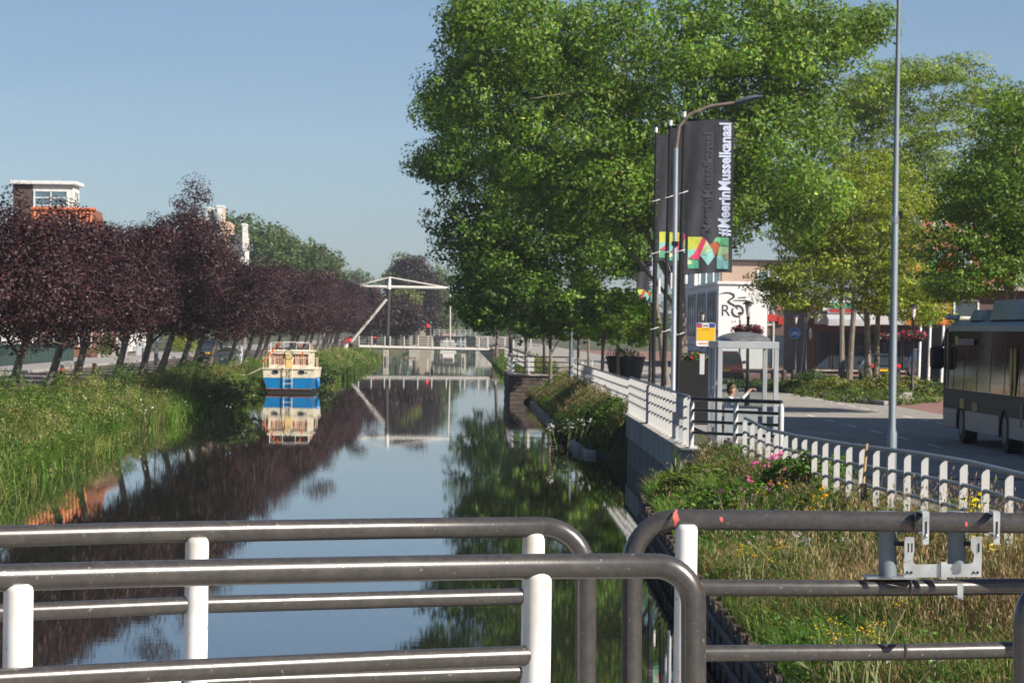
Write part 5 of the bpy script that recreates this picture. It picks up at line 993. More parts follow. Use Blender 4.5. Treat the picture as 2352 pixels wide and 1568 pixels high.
for i, x in enumerate((1752, 1776, 1800, 1822, 1872)):
    g = G(x, 886 + (x - 1752) * .02, 1.4); bollard('timber_bollard', f'dark brown bollard by the crossing behind the shelter, {ORD[i]} from the left', (g.x, g.y, 1.4), .8, .12, WOODB, WOODB, 'brown bollards by the crossing')
g = G(2073, 925, 1.45); cbk = thing('concrete_block', 'small pale concrete wedge at the tip of the planted island', 'block', (g.x, g.y, 1.42)); MB().prism([(-.35, 0), (.35, 0), (.35, .42), (.1, .42), (-.35, .12)], lambda a, c: (a, 0, c), lambda a, c: (a, .5, c)).build('wedge', STONE, cbk)

# ------------------------------------------------------------------ island planting
cov = [(.085, .13, .028, 4), (.12, .165, .04, 3), (.06, .10, .025, 2), (.17, .19, .05, 1)]
Bl = []
for a, c in zip(front[:-1], front[1:]):
    for t in (.1, .3, .5, .7, .9): p = a.lerp(c, t) + Vector((.15, .9, 0)); Bl.append((p.x, p.y, 1.48, .9, 1.0, .2)); p = p + Vector((.6, 3.5, 0)); Bl.append((p.x, p.y, 1.5, 1.4, 2.6, .3))
V, c, cc = crown(Bl, 700, 34, .3, .13, .6, cov, 101, shell=.4, flat=.6, zmin=1.42, twigs=.05); stuff(link('ground_cover', quads('ground_cover', V, c, LEAF)), 'low green ground cover planting filling the traffic island', 'ground cover')
for i, (x, y, w, h, lab) in enumerate([(1915, 888, 55, 26, 'yellowish spreading shrub left of the island tree'), (2035, 892, 70, 34, 'yellowish spreading shrub right of the island tree'), (1870, 872, 45, 22, 'dark shrub at the left back of the island'), (2112, 888, 40, 22, 'dark shrub with yellow flowers at the right end of the island'), (2150, 880, 35, 18, 'dark green shrub beside the bus front')]):
    Yb = [128, 126, 150, 128, 130][i]; q = P(x, y, Yb); mp = Yb / K
    bush('island_shrub', lab, 'shrub', (q.x, Yb, 1.45), [(0, 0, h * mp * .7, w * mp, 1.2, h * mp * .8)], 110, 34, .3, .12, [(.16, .17, .03, 3), (.11, .14, .03, 3)] if i < 2 else GD + ([(.5, .35, .02, .5)] if i == 3 else []), 110 + i, group='shrubs on the traffic island')

# ------------------------------------------------------------------ buildings on the right
def bld(name, label, cat='building'): return thing(name, label, cat, (0, 0, 0))
Yw = 225.; cx = P(1650, 750, Yw).x; rx = P(1762, 750, Yw).x; z0 = 1.38; zt = P(1650, 653, Yw).z
wb = bld('white_shop', 'white cubic shop with black painted bicycle lettering on its wall', 'shop')
MB().box(cx, rx, Yw, Yw + 34, z0, zt).build('wall', WHITE2, wb); MB().rbox(cx - .15, rx + .1, Yw - .12, Yw + 34.1, zt + .003, zt + .22, .03).build('roof_edge', WHITE, wb)
for y0 in (Yw + 2, Yw + 12, Yw + 22): win(wb, '-x', y0, P(1600, 768, 235).z, 7.5, 3.2, cx, GREYP, GLASSB, nx=3, t=.15)
win(wb, '-x', Yw + 3, z0 + .2, 6, 2.2, cx, BLACK, GLASSD, nx=3); MB().box(cx - .12, cx - .001, Yw + .1, Yw + 33, z0 + 2.55, z0 + 2.75).build('fascia', GREYP, wb)
INK = M('wall_paint_black', (.03, .032, .035), .7)
def wtext(s, x, yb, hpx, bold):
    p = P(x, yb, Yw); return text(s, hpx * Yw / K / .72, INK, wb, Matrix.Translation((p.x, Yw - .012, p.z)) @ FX_, bold, extr=.006)
wtext('R', 1655, 725, 27, -.004); wtext('C Y', 1680, 741, 5, 0)
c4 = lambda x, y: P((2640 + x * .2381) / 1.7415, (1000 + y * .2381) / 1.7415, Yw - .03)
MB().tube([c4(1310 + 92 * math.cos(t), 1020 - 92 * math.sin(t)) for t in [math.radians(150 + k * 10) for k in range(28)]] + [c4(1310 + 92 * math.cos(t), 1020 - 92 * math.sin(t)) for t in [math.radians(70 + k * 10) for k in range(5)]], .045, 6).build('letter_wheel', INK, wb)
MB().tube([c4(*p) for p in ((1000, 735), (1080, 715), (1180, 715), (1245, 745), (1250, 790), (1180, 825), (1150, 850), (1190, 890), (1280, 940), (1320, 1000))], [.012, .03, .04, .05, .055, .06, .06, .055, .045, .01], 6).build('handlebar_stroke', INK, wb)
MB().tube([c4(1310, 798), c4(1450, 790)], [.015, .035], 6).build('speed_stroke', INK, wb); MB().tube([c4(1235, 842), c4(1460, 842)], [.015, .04], 6).build('speed_stroke', INK, wb)
bb = bld('beige_block', 'beige brick upper storeys with white window strips behind the white shop'); Yb = 252.
x0, x1 = P(1600, 700, Yb).x, P(1806, 700, Yb).x; MB().box(x0 + 2.0, x1, Yb, Yb + 20, z0, P(1700, 601, Yb).z).build('wall', BR_B, bb); MB().rbox(x0 - .2, x0 + 1.99, Yb + .2, Yb + 18, z0, P(1620, 615, Yb).z, .03).build('bay', WHITE2, bb)
xw = lambda x: P(x, 700, Yb).x; zz = lambda y: P(1700, y, Yb).z
win(bb, '-y', xw(1737), zz(672), xw(1792) - xw(1737), zz(618) - zz(672), Yb, nx=2, pm=GLASSB, t=.16); win(bb, '-y', xw(1605), zz(660), xw(1655) - xw(1605), zz(622) - zz(660), Yb + .2, nx=3, pm=GLASSB, t=.14)
MB().rbox(x0 - .1, x1 + .3, Yb - .3, Yb + 20, P(1700, 601, Yb).z + .003, P(1700, 596, Yb).z, .03).build('roof_edge', DKM, bb)
rb = bld('brown_brick_house', 'brown brick house with white gutter box and drainpipe right of the white shop', 'house'); Yr = 226.5
xx = lambda x: P(x, 720, Yr).x; zy = lambda y: P(1790, y, Yr).z
MB().box(xx(1763), xx(1850), Yr, Yr + 14, z0, zy(640)).build('wall', BR_D, rb); MB().box(xx(1780), xx(1801), Yr - .03, Yr - .002, zy(712), zy(652)).build('brick_panel', brickmat('warm_brick', (.26, .115, .07), (.22, .095, .06), (.2, .15, .12)), rb)
MB().rbox(xx(1758), xx(1803), Yr - .5, Yr + 2, zy(652), zy(636), .04).build('gutter_box', WHITE, rb); MB().tube([(xx(1778), Yr - .1, zy(652)), (xx(1777), Yr - .1, z0)], .07, 8).build('drainpipe', SIL, rb)
win(rb, '-y', xx(1764), zy(745), xx(1775) - xx(1764), zy(665) - zy(745), Yr, WHITE, GLASSB, t=.08); win(rb, '-y', xx(1812), zy(700), .9, 1.5, Yr, WHITE, GLASSD)
MB().rbox(xx(1757), xx(1785), Yr - .25, Yr - .12, zy(738), zy(722), .02).build('shop_sign', M('shop_red', (.35, .03, .025), .5), rb); MB().box(xx(1788), xx(1800), Yr - .2, Yr - .05, zy(745), zy(728)).build('shop_sign', MATS['shop_red'], rb)
MB().box(xx(1765), xx(1848), Yr - .06, Yr - .004, z0 + .3, zy(770)).build('shop_window', GLASSD, rb)
shp = bld('shop_row', 'dark shop row with white fascia and green and red sign behind the island trees', 'shop'); Ys = 200.
xs = lambda x: P(x, 740, Ys).x; zs = lambda y: P(2000, y, Ys).z
MB().box(xs(1853), xs(2420), Ys, Ys + 14, z0, zs(690)).build('wall', BR_D, shp); MB().rbox(xs(1870), xs(2400), Ys - 1.6, Ys - .003, zs(746), zs(722), .04).build('fascia', M('fascia_tree_shaded', (.5, .5, .5), .7), shp)  # white fascia, the shade of the trees put into its grey base colour
MB().rbox(xs(1893), xs(1960), Ys - 1.9, Ys - 1.61, zs(722), zs(690), .03).build('sign_board', WHITE, shp); MB().box(xs(1897), xs(1955), Ys - 1.94, Ys - 1.905, zs(710), zs(696)).build('green_strip', M('sign_teal', (.04, .30, .20), .5), shp); MB().box(xs(1897), xs(1955), Ys - 1.94, Ys - 1.905, zs(719), zs(711)).build('red_strip', MATS['shop_red'], shp)
MB().prism([(0, 0), (1.5, -.35), (1.5, -.75), (0, -.72)], lambda a, c: (xs(1890), Ys - 1.6 - a, zs(722) + c), lambda a, c: (xs(1985), Ys - 1.6 - a, zs(722) + c)).build('awning', M('awning_grey', (.42, .44, .47), .8), shp)
for i in range(11): xx0 = xs(1875 + i * 40); win(shp, '-y', xx0, z0 + .3, 1.0, 2.4, Ys, DKM, GLASSD, nx=1, t=.07, name='shop_window')
for i in range(8): xx0 = xs(1890 + i * 60); win(shp, '-y', xx0, zs(712), .9, .5, Ys, WHITE, GLASSD)
ob = bld('orange_brick_block', 'orange brick apartment block glimpsed through the street trees at right'); Yo = 240.; xo = lambda x: P(x, 600, Yo).x; zo = lambda y: P(2200, y, Yo).z
MB().box(xo(2075), xo(2320), Yo, Yo + 14, z0, zo(470)).build('wall', BR_O, ob)
for r in range(3):
    for k in range(4): win(ob, '-y', xo(2085 + k * 58), zo(530 + r * 85), 1.0, 1.3, Yo, WHITE, GLASSB, nx=2)
MB().rbox(xo(2070), xo(2325), Yo - .3, Yo + 14, zo(470) + .003, zo(464), .04).build('roof_edge', WHITE, ob)
db_ = bld('low_dark_building', 'low building with flat dark roof behind the bus'); Yd = 170.; MB().box(P(2170, 700, Yd).x, P(2520, 700, Yd).x, Yd, Yd + 10, z0, P(2250, 668, Yd).z).build('wall', BR_D, db_); MB().rbox(P(2165, 700, Yd).x, P(2530, 700, Yd).x, Yd - .6, Yd + 10.4, P(2250, 668, Yd).z + .003, P(2250, 655, Yd).z, .05).build('roof', STONE, db_); win(db_, '-y', P(2190, 700, Yd).x, P(2190, 730, Yd).z, 1.4, 1.0, Yd, WHITE, GLASSD)
# white flagpoles with orange and green flags
for i, (xb, yb, xf0, xf1, c_, nm) in enumerate([(2110, 838, 2083, 2112, (.80, .22, .03), 'left, orange'), (2132, 842, 2116, 2150, (.06, .33, .09), 'middle, green'), (2162, 850, 2153, 2182, (.80, .20, .03), 'right, orange')]):
    Yf = 160. - 4 * i; q = P(xb, yb, Yf); top = P(xb + 12, 560, Yf); o = pole(f'white flagpole behind the island shrubs carrying the {nm} flag', 'flagpole', 'flagpole', (q.x, Yf, 1.4), [((0, 0, 0), .08), ((top.x - q.x, 0, top.z - 1.4), .05)], WHITE)
    f0, f1 = P(xf0, 598, Yf - .15), P(xf1, 745, Yf - .15); fl = thing('street_flag', f'{nm.split(", ")[1]} hanging flag, {nm.split(",")[0]} of three behind the trees', 'flag', (f0.x, Yf - .15, 0)); mbq = MB()
    for j in range(14):
        for k in range(6): u0, u1, v0, v1 = k / 6, (k + 1) / 6, j / 14, (j + 1) / 14; g_ = lambda u, v: ((f1.x - f0.x) * u, .06 * math.sin(u * 6 + v * 4), f0.z + (f1.z - f0.z) * v); mbq.quad(g_(u0, v0), g_(u0, v1), g_(u1, v1), g_(u1, v0))
    mbq.build('cloth', M(f'flag_cloth_{i}', c_, .8, var=.1, scale=1), fl); MB().box((f1.x - f0.x) * .42, (f1.x - f0.x) * .6, -.075, -.06, f1.z + .3, f0.z - .4).build('pale_motif', WHITE, fl)

# ------------------------------------------------------------------ cars on the right
car('red hatchback driving away, seen through the shelter glass', (13.5, 157, 1.41), -.06, (.60, .05, .03), 4.1, 1.8, 1.6, name='red_car')
q = P(1592, 850, 185); car('dark blue car left of the bus stop sign, seen from behind', (q.x, 185, 1.41), 0, (.03, .06, .10), 4.1, 1.75, 1.5)
q = P(2090, 862, 158); car('dark parked car with red tail lights behind the white flagpoles', (q.x - .2, 166, 1.41), 0, (.012, .013, .016), 4.2, 1.8, 1.5)
q = P(2132, 860, 170); car('white car parked right of the white flagpoles near the bus', (28.3, 184, 1.41), .12, (.75, .75, .75), 4.3, 1.8, 1.75, van=True)

# ------------------------------------------------------------------ city bus
BX, BYR = 11.80, 63.6; bus = thing('city_bus', 'dark glazed city bus with silver skirt passing at the right edge', 'bus', (BX, BYR, 1.41)); BL, BW = 12.1, 2.55
SK_ = M('bus_skirt', (.022, .025, .021), .5, .0, var=.15, scale=1.5, spec=.2); BGL = M('bus_glass', (.010, .008, .009), .06, 0, var=.2, spec=.10); BGR = M('bus_roof', (.13, .17, .17), .35, .2, var=.1, scale=2)
AX = (3.6, 9.4)
def arch(c): return [(c - .62 * math.cos(t), .32 + .62 * math.sin(t)) for t in [k * math.pi / 10 for k in range(11)]]
prof = [(0, .33)] + [(a, max(z, .33)) for a, z in arch(AX[0])] + [(a, max(z, .33)) for a, z in arch(AX[1])] + [(BL - .1, .33), (BL, .6), (BL, 1.25), (0, 1.25)]
for x0, x1 in ((0, .28), (BW - .28, BW)): MB().prism(prof, lambda a, c: (x0, a, c), lambda a, c: (x1, a, c)).build('skirt', SK_, bus)
MB().box(.29, BW - .29, .02, BL - .05, .35, 1.24).build('chassis', BLACK, bus)
for y0, y1 in ((.02, AX[0] - .66), (AX[0] + .66, AX[1] - .66), (AX[1] + .66, BL - .12)): MB().rbox(-.012, -.001, y0, y1, .34, .78, .003).build('lower_panel', M('bus_silver', (.27, .28, .29), .4, .3, var=.12, scale=2, spec=.3), bus)
MB().loft([[(.0 + i, y, 1.252), (.026 + i, y, 1.94), (.052 + i, y, 2.62), (BW - .052 - i, y, 2.62), (BW - .026 - i, y, 1.94), (BW - i, y, 1.252)] for y, i in ((0, .04), (.1, 0), (BL - .35, 0), (BL, .15))]).build('window_band', BGL, bus)
MB().loft([[(.05 + i, y, 2.622), (.06 + i, y, 2.74), (.3 + i, y, 2.9), (BW - .3 - i, y, 2.9), (BW - .06 - i, y, 2.74), (BW - .05 - i, y, 2.622)] for y, i in ((0, .06), (.15, 0), (BL - .3, 0), (BL + .02, .15))]).build('roof', BGR, bus, True)
for y0, y1, z in ((7.6, 10.0, 3.12), (2.0, 7.2, 3.32)): MB().loft([[(.2, y, 2.88), (.32, y, z), (BW - .32, y, z), (BW - .2, y, 2.88)] if 0 < k < 3 else [(.35, y, 2.88), (.45, y, 2.9), (BW - .45, y, 2.9), (BW - .35, y, 2.88)] for k, y in enumerate((y0, y0 + .35, y1 - .35, y1))]).build('roof_pod', BGR, bus, True)
BRZ = M('bus_pillar', (.16, .12, .07), .4, .3)
for y in (BL - .12, BL - .62): MB().rbox(-.012, .05, y - .05, y + .05, 1.26, 2.6, .01).build('pillar', BRZ, bus)
for y in (1.9, 3.7, 5.5, 7.3, 9.1, 10.6): MB().prism([(-.006, 1.27), (.05, 1.27), (.08, 2.55), (.042, 2.55)], lambda a, c: (a, y - .02, c), lambda a, c: (a, y + .02, c)).build('window_seam', BLACK, bus)
YEL = M('bus_yellow', (.42, .29, .03), .5)
for y in (2.35, 2.8): MB().prism([(y + .14 * math.cos(t), 1.75 + .52 * math.sin(t)) for t in [k * math.pi / 12 for k in range(24)]], lambda a, c: (-.018, a, c), lambda a, c: (-.003, a, c)).build('yellow_stripe', YEL, bus)
MB().box(-.018, -.003, 8.9, 9.5, .82, 1.05).build('yellow_panel', YEL, bus); MB().box(-.018, -.003, 7.0, 7.8, .8, 1.0).build('yellow_panel', M('bus_dull_yellow', (.25, .2, .04), .5), bus)
MB().box(-.018, -.003, 9.9, 10.3, 2.3, 2.5).build('logo_square', YEL, bus); MB().box(-.018, -.003, 7.6, 9.85, 2.3, 2.45).build('side_display', M('bus_display', (.045, .045, .06), .4), bus)
for y in (1.0, 1.5): MB().rbox(-.015, .0, y - .16, y + .16, .6, 1.1, .004).build('vent', BLACK, bus)
for y in (6.0, 8.0, 10.9): MB().rbox(-.02, -.001, y - .05, y + .05, .62, .68, .004).build('side_marker', M('amber_marker', (.5, .16, .02), .3), bus)
for ax in AX:
    for x0, x1 in ((.03, .33), (BW - .33, BW - .03)):
        w_ = MB().prism([(ax + .49 * math.cos(t), .49 + .49 * math.sin(t)) for t in [k * math.pi / 14 for k in range(28)]], lambda a, c: (x0, a, c), lambda a, c: (x1, a, c)).build('wheel', RUBBER, bus)
        if x0 < 1: MB().prism([(ax + .29 * math.cos(t), .49 + .29 * math.sin(t)) for t in [k * math.pi / 10 for k in range(20)]], lambda a, c: (x0 - .02, a, c), lambda a, c: (x0 - .001, a, c)).build('rim', M('wheel_rim', (.12, .12, .125), .45, .5), w_)
mi = MB().rbox(-.30, .04, BL + .12, BL + .34, 1.70, 2.26, .06).build('mirror', BLACK, bus); MB().tube([(.0, BL + .2, 2.25), (.1, BL + .1, 2.68), (.4, BL - .2, 2.8)], .04, 8).build('mirror_arm', BLACK, mi)
MB().rbox(.0, .35, BL - .2, BL - .02, 2.9, 3.02, .03).build('front_vent', GALV, bus)
# ------------------------------------------------------------------ bridge railings in the foreground
def arcpts(c, r, a0, a1, n=9): return [(c[0] + r * math.cos(a0 + (a1 - a0) * k / n), c[1] - r * math.sin(a0 + (a1 - a0) * k / n)) for k in range(n + 1)]
def rail3(pts, Y): return [P(x, y, Y) for x, y in pts]
def brail(label, Y, tops, mids, posts, dia, zfoot, ht, hm):
    """tops: ('g', px points) lie on the rail's level, ('p', px points) stand in the end plane; ht, hm: metres below the eye"""
    c0 = P(1000, 1300, Y); base = Vector((c0.x, Y, zfoot)); o = thing('bridge_railing', label, 'railing', base)
    def pts(t, h):
        r = []; ye = Y
        for k, q in t:
            if k == 'g': r += [G(x, y, EYE - h) for x, y in q]; ye = r[-1].y
            elif k == 'e': ye = G(q[0], q[1], EYE - h).y
            else: r += [P(x, y, ye) for x, y in q]
        return [v - base for v in r]
    for t in tops: MB().tube(pts(t, ht), dia / 2, 24).build('top_rail', DARKR, o, True)
    for t, h in zip(mids, hm): MB().tube(pts([('g', t)], h), dia * .405, 20).build('mid_rail', DARKR, o, True)
    for x, yt in posts:
        p = G(x, yt, EYE - ht) - base
        MB().tube([Vector((p.x, p.y, 0)), Vector((p.x, p.y, p.z - .030)), Vector((p.x, p.y, p.z - .020)), Vector((p.x, p.y, p.z - .013))], [dia * .545, dia * .545, dia * .51, dia * .40], 24).build('post', WHITE, o, True)
    return o, base
NY, BKY = 7.35, 9.05; FOOT = 2.2
dz = 1568 + 500
no, nb = brail('near dark bridge railing with white posts spanning the lower left', NY, [[('g', [(-300, 1337), (0, 1326.5), (300, 1318), (600, 1311), (900, 1305), (1240, 1300), (1505, 1299)]), ('p', arcpts((1505, 1387), 88, math.pi / 2, 0)[1:] + [(1593, 1700), (1593, dz)])]], [[(-300, 1578), (0, 1560), (300, 1544), (600, 1530), (900, 1516), (1235, 1504)], [(-300, 1800), (0, 1785), (600, 1752), (1235, 1722)]], [(43, 1326), (1236, 1300)], .060, FOOT, .5523, (.7614, .985))
fo, fb_ = brail('farther dark bridge railing with white posts at lower left, behind the near one', BKY, [[('g', [(-300, 1242), (0, 1232), (300, 1224), (600, 1218), (900, 1213), (1243, 1210)]), ('p', arcpts((1243, 1313), 103, math.pi / 2, 0)[1:] + [(1346, 1700), (1347, dz - 200)])]], [[(-300, 1424), (0, 1407), (455, 1388), (900, 1376), (1226, 1368)], [(-300, 1606), (0, 1590), (600, 1562), (1226, 1541)]], [(453, 1222), (1226, 1210)], .0597, FOOT, .5644, (.764, .982))
ro, rb_ = brail('dark bridge railing on the lower right carrying a galvanised bracket', BKY, [[('e', (1555, 1192)), ('p', [(1450, dz - 200), (1450, 1700), (1452, 1300)] + arcpts((1555, 1296), 104, math.pi, math.pi / 2)[1:-1]), ('g', [(1555, 1192), (1800, 1195), (2100, 1198), (2352, 1201), (2700, 1206)])]], [[(1576, 1349), (1900, 1350), (2100, 1349), (2352, 1346), (2700, 1342)], [(1576, 1500), (1900, 1498), (2100, 1496), (2352, 1491), (2700, 1486)]], [(1577, 1193), (2560, 1204)], .0597, FOOT, .5405, (.7385, .928))
brail('near dark bridge railing whose curved end shows at the right edge', NY, [[('e', (2450, 1337)), ('p', [(2357, dz), (2357, 1440)] + arcpts((2450, 1430), 93, math.pi, math.pi / 2) + [(2800, 1338)])]], [], [(2700, 1334)], .060, FOOT, .5523, ())
# joint sleeves and chipped red primer
def sleeve(o, base, x, y, Y, r, w=.006): p = P(x, y, Y) - base; MB().tube([p - Vector((w / 2, 0, 0)), p + Vector((w / 2, 0, 0))], r, 20).build('weld_seam', DARKR, o, True)
sleeve(ro, rb_, 2100, 1198.2, BKY, .0301, .004); sleeve(ro, rb_, 2092, 1349, BKY, .0244, .004); sleeve(ro, rb_, 2080, 1496.2, BKY, .0244, .004)
def chip(o, base, x, y, Y, r, a0, a1, w, seed):
    rng = random.Random(seed); c = P(x, y, Y) - base; vs = []; n = 9; m_ = MB(); rows = []
    for i in range(n):
        t = i / (n - 1); ang = a0 + (a1 - a0) * t; hw = w * (.35 + .65 * math.sin(math.pi * t)) * rng.uniform(.6, 1.2); sh = rng.uniform(-.3, .3) * w
        rows.append([(c.x + sh - hw, c.y - math.cos(ang) * (r + .0012), c.z + math.sin(ang) * (r + .0012)), (c.x + sh + hw, c.y - math.cos(ang) * (r + .0012), c.z + math.sin(ang) * (r + .0012))])
    for a, c2 in zip(rows[:-1], rows[1:]): m_.quad(a[0], a[1], c2[1], c2[0])
    m_.build('paint_chip', REDP, o)
chip(fo, fb_, 424, 1388, BKY, .0243, -.75, .95, .018, 1); chip(fo, fb_, 1198, 1369, BKY, .0243, .1, .9, .008, 2); chip(fo, fb_, 1200, 1542, BKY, .0243, -.6, .6, .006, 3); chip(ro, rb_, 1551, 1192, BKY, .030, -.7, 1.2, .008, 4); chip(ro, rb_, 1655, 1192, BKY, .030, -.2, .3, .005, 5); chip(ro, rb_, 1606, 1350, BKY, .0243, -.6, .9, .009, 6); chip(fo, fb_, 396, 1221, BKY, .030, .9, 1.3, .008, 7); chip(no, nb, 775, 1554 - 33, NY, .0245, -.9, -.5, .01, 8); chip(ro, rb_, 2216, 1201, BKY, .030, -.3, .2, .004, 9)
# galvanised flower-box bracket hung over the right railing
GB = M('bracket_zinc', (.55, .58, .58), .45, .7, var=.25, scale=18)
c1 = lambda x, y, Y=BKY - .042: P((2896 + x * .5102) / 1.7415, (1931 + y * .5102) / 1.7415, Y)
bk = thing('flower_box_bracket', 'galvanised steel flower box bracket hooked over the lower right railing', 'bracket', c1(1700, 700)); bo_ = bk.location.copy()
def bplate(pts, name, par=None, th=.006, Y=BKY - .042):
    q = [c1(*p, Y) - bo_ for p in pts]; return MB().prism([(p.x, p.z) for p in q], lambda a, c: (a, q[0].y - th / 2, c), lambda a, c: (a, q[0].y + th / 2, c)).build(name, GB, par or bk)
for x in (1583, 2138):
    h = bplate([(x - 27, 235), (x + 27, 235), (x + 22, 480), (x - 27, 480)], 'hook_strap', None, .006); q0 = c1(x - 27, 233) - bo_; q1 = c1(x + 27, 233) - bo_
    MB().box(q0.x, q1.x, q0.y + .003, q0.y + .075, q0.z - .004, q0.z + .004).build('hook_top', GB, h); z1 = c1(x, 410) - bo_
    MB().box(q0.x, q1.x, q0.y + .071, q0.y + .077, z1.z, q0.z - .005).build('hook_back', GB, h)
    sl_ = [c1(x - 6, 300) - bo_, c1(x + 6, 400) - bo_]; MB().box(sl_[0].x, sl_[1].x, sl_[0].y - .0045, sl_[0].y - .0032, sl_[1].z, sl_[0].z).build('slot', BLACK, h); p = c1(x, 412) - bo_; MB().ball((p.x, p.y - .006, p.z), .006, 8, 6).build('bolt', GALV, h)
yk = bplate([(1410, 625), (1478, 600), (1485, 625), (1500, 637), (1930, 632), (1950, 620), (1962, 560), (1935, 520), (1935, 420), (2020, 420), (2020, 600), (2015, 735), (1410, 740)], 'yoke_plate', None, .005, BKY + .03)
MB().prism([(p.x, p.z) for p in [c1(*v, BKY + .03) - bo_ for v in ((1415, 420), (1490, 425), (1490, 530), (1478, 599), (1412, 622))]], lambda a, c: (a, .0675, c), lambda a, c: (a, .0725, c)).build('yoke_arm', GB, bk)
bplate([(1700, 618), (1748, 618), (1746, 755), (1702, 755)], 'clamp_strap', None, .005, BKY + .022); cs = bplate([(1828, 788), (1876, 788), (1874, 900), (1830, 900)], 'lower_hook', None, .006); q0 = c1(1828, 900) - bo_; q1 = c1(1876, 900) - bo_; MB().box(q0.x, q1.x, q0.y + .003, q0.y + .07, q0.z - .004, q0.z + .002).build('hook_bottom', GB, cs)
for x in (1438, 1470, 1958, 1990): p = c1(x, 700, BKY + .026) - bo_; MB().ball((p.x, p.y - .001, p.z), (.004, .003, .004), 8, 6).build('bolt', BLACK, bk)
for x in (1443, 1470, 1995): p = c1(x, 470, BKY + .026) - bo_; q_ = c1(x + 8, 540, BKY + .026) - bo_; MB().box(p.x, q_.x, p.y - .002, p.y, q_.z, p.z).build('slot', BLACK, bk)
for x0, x1 in ((1240, 1325), (1785, 1865)):
    p0, p1 = c1((x0 + x1) / 2, 232, BKY + .12) - bo_, c1((x0 + x1) / 2, 728 if x0 < 1500 else 640, BKY + .12) - bo_; t = MB().tube([p1, p0], .0265, 14).build('support_tube', GREYP, bk, True); MB().tube([p0, p0 + Vector((0, 0, .004))], .031, 14).build('tube_cap', GALV, t)
    a, c = c1(x1, 455, BKY + .12) - bo_, c1(x1 + 95, 490, BKY + .12) - bo_; MB().box(a.x - .005, c.x, a.y - .02, a.y + .005, c.z, a.z).build('tube_link', BLACK, t)
    if x0 < 1500: MB().rbox(p1.x - .07, p1.x + .08, p1.y - .05, p1.y + .05, p1.z - .006, p1.z, .001).build('foot_plate', GALV, t)
# the bridge deck that carries the railings and the camera
dk = thing('road_bridge', 'road bridge deck under the camera that carries the dark railings', 'bridge', (-2, 0, 0)); MB().rbox(-30, 12, -6, 9.6, 1.6, 2.2, .05).build('deck', CONC, dk)

# ------------------------------------------------------------------ right bank vegetation
def rightgrass(seed, N, y0, y1, fx0, fx1, hh, wd, dry, lean=.65, power=.5):
    rng = np.random.default_rng(seed); u = rng.random(N); Yv = (y0 ** power + u * (y1 ** power - y0 ** power)) ** (1 / power)
    E = np.interp(Yv, [a for a, _ in REDGE], [c for _, c in REDGE]); F = np.interp(Yv, [a for a, _ in FX], [c for _, c in FX]); t = fx0 + (fx1 - fx0) * rng.random(N)
    X_ = E + t * (F - E); Zv = np.array([zright(x, y) for x, y in zip(X_, Yv)]); f1 = field(X_, Yv, .9); f2 = field(X_ + 5, Yv + 17, 2.2)
    H = hh * (.45 + .8 * rng.random(N)) * (.55 + .9 * f2); d = np.clip(dry(X_, Yv, t) + .9 * (f1 - .5), 0, 1); r = rng.random(N) < d
    col = np.where(r[:, None], pick([(.25, .175, .085, 4), (.20, .14, .065, 3), (.32, .245, .13, 2)], N, rng, .22), pick([(.075, .155, .02, 4), (.11, .19, .03, 3), (.045, .10, .015, 3)], N, rng, .25)) * (.45 + .95 * f2)[:, None]
    V = blades(np.stack([X_, Yv, Zv - .03], 1), H, wd * (.6 + .8 * rng.random(N)) * (Yv / y0) ** .35, lean, rng)
    return V, np.concatenate([col, col]), (X_, Yv, Zv, H, d)
def mergeg(parts, name, label): stuff(link(name, quads(name, np.concatenate([p[0] for p in parts]), np.concatenate([p[1] for p in parts]), GRASSM)), label, 'grass')
def heads(src, n, seed, L=.055, W_=.009):
    X_, Yv, Zv, H, d = src; rng = np.random.default_rng(seed); i = rng.choice(len(X_), n, p=(d + .03) / (d + .03).sum()); k = 3; i = np.repeat(i, k); C = np.stack([X_[i] + rng.normal(0, .03, n * k), Yv[i], Zv[i] + H[i] * .98 + rng.normal(0, .035, n * k)], 1)
    return leafquads(C, rng.normal(size=(n * k, 3)) * [1, 1, .15], L, W_, rng, 4), pick([(.34, .24, .15, 3), (.28, .19, .115, 2), (.38, .31, .2, 1)], n * k, rng, .18)
def weeds(src, n, seed, leaf=.10):
    X_, Yv, Zv, H, d = src; rng = np.random.default_rng(seed); i = rng.choice(len(X_), n, p=(1.05 - d) / (1.05 - d).sum()); C = np.stack([X_[i], Yv[i], Zv[i] + H[i] * rng.random(n) * .8], 1)
    return leafquads(C, rng.normal(size=(n, 3)) + [0, -.3, .9], leaf, leaf * .4, rng, .3), pick([(.06, .14, .016, 3), (.085, .175, .022, 3), (.035, .085, .012, 2)], n, rng, .28)
dn = lambda X_, Yv, t: .18 + .6 * np.clip((t - .3) * 1.6, 0, 1) * np.clip((46 - Yv) / 16, 0, 1) + .25 * np.clip((40 - Yv) / 14, 0, 1)
A = rightgrass(201, 46000, 18, 40, -.03, 1.2, .46, .0055, dn, .75); A2 = rightgrass(205, 34000, 38, 66, -.03, 1.1, .40, .009, dn)
rng = np.random.default_rng(66); n_ = 520; cy_ = rng.uniform(27, 40, n_); cx_ = np.array([xr(y) for y in cy_]) + rng.uniform(.7, 3.2, n_); cz_ = np.array([zright(x, y) for x, y in zip(cx_, cy_)]); chh = rng.uniform(.5, .85, n_)
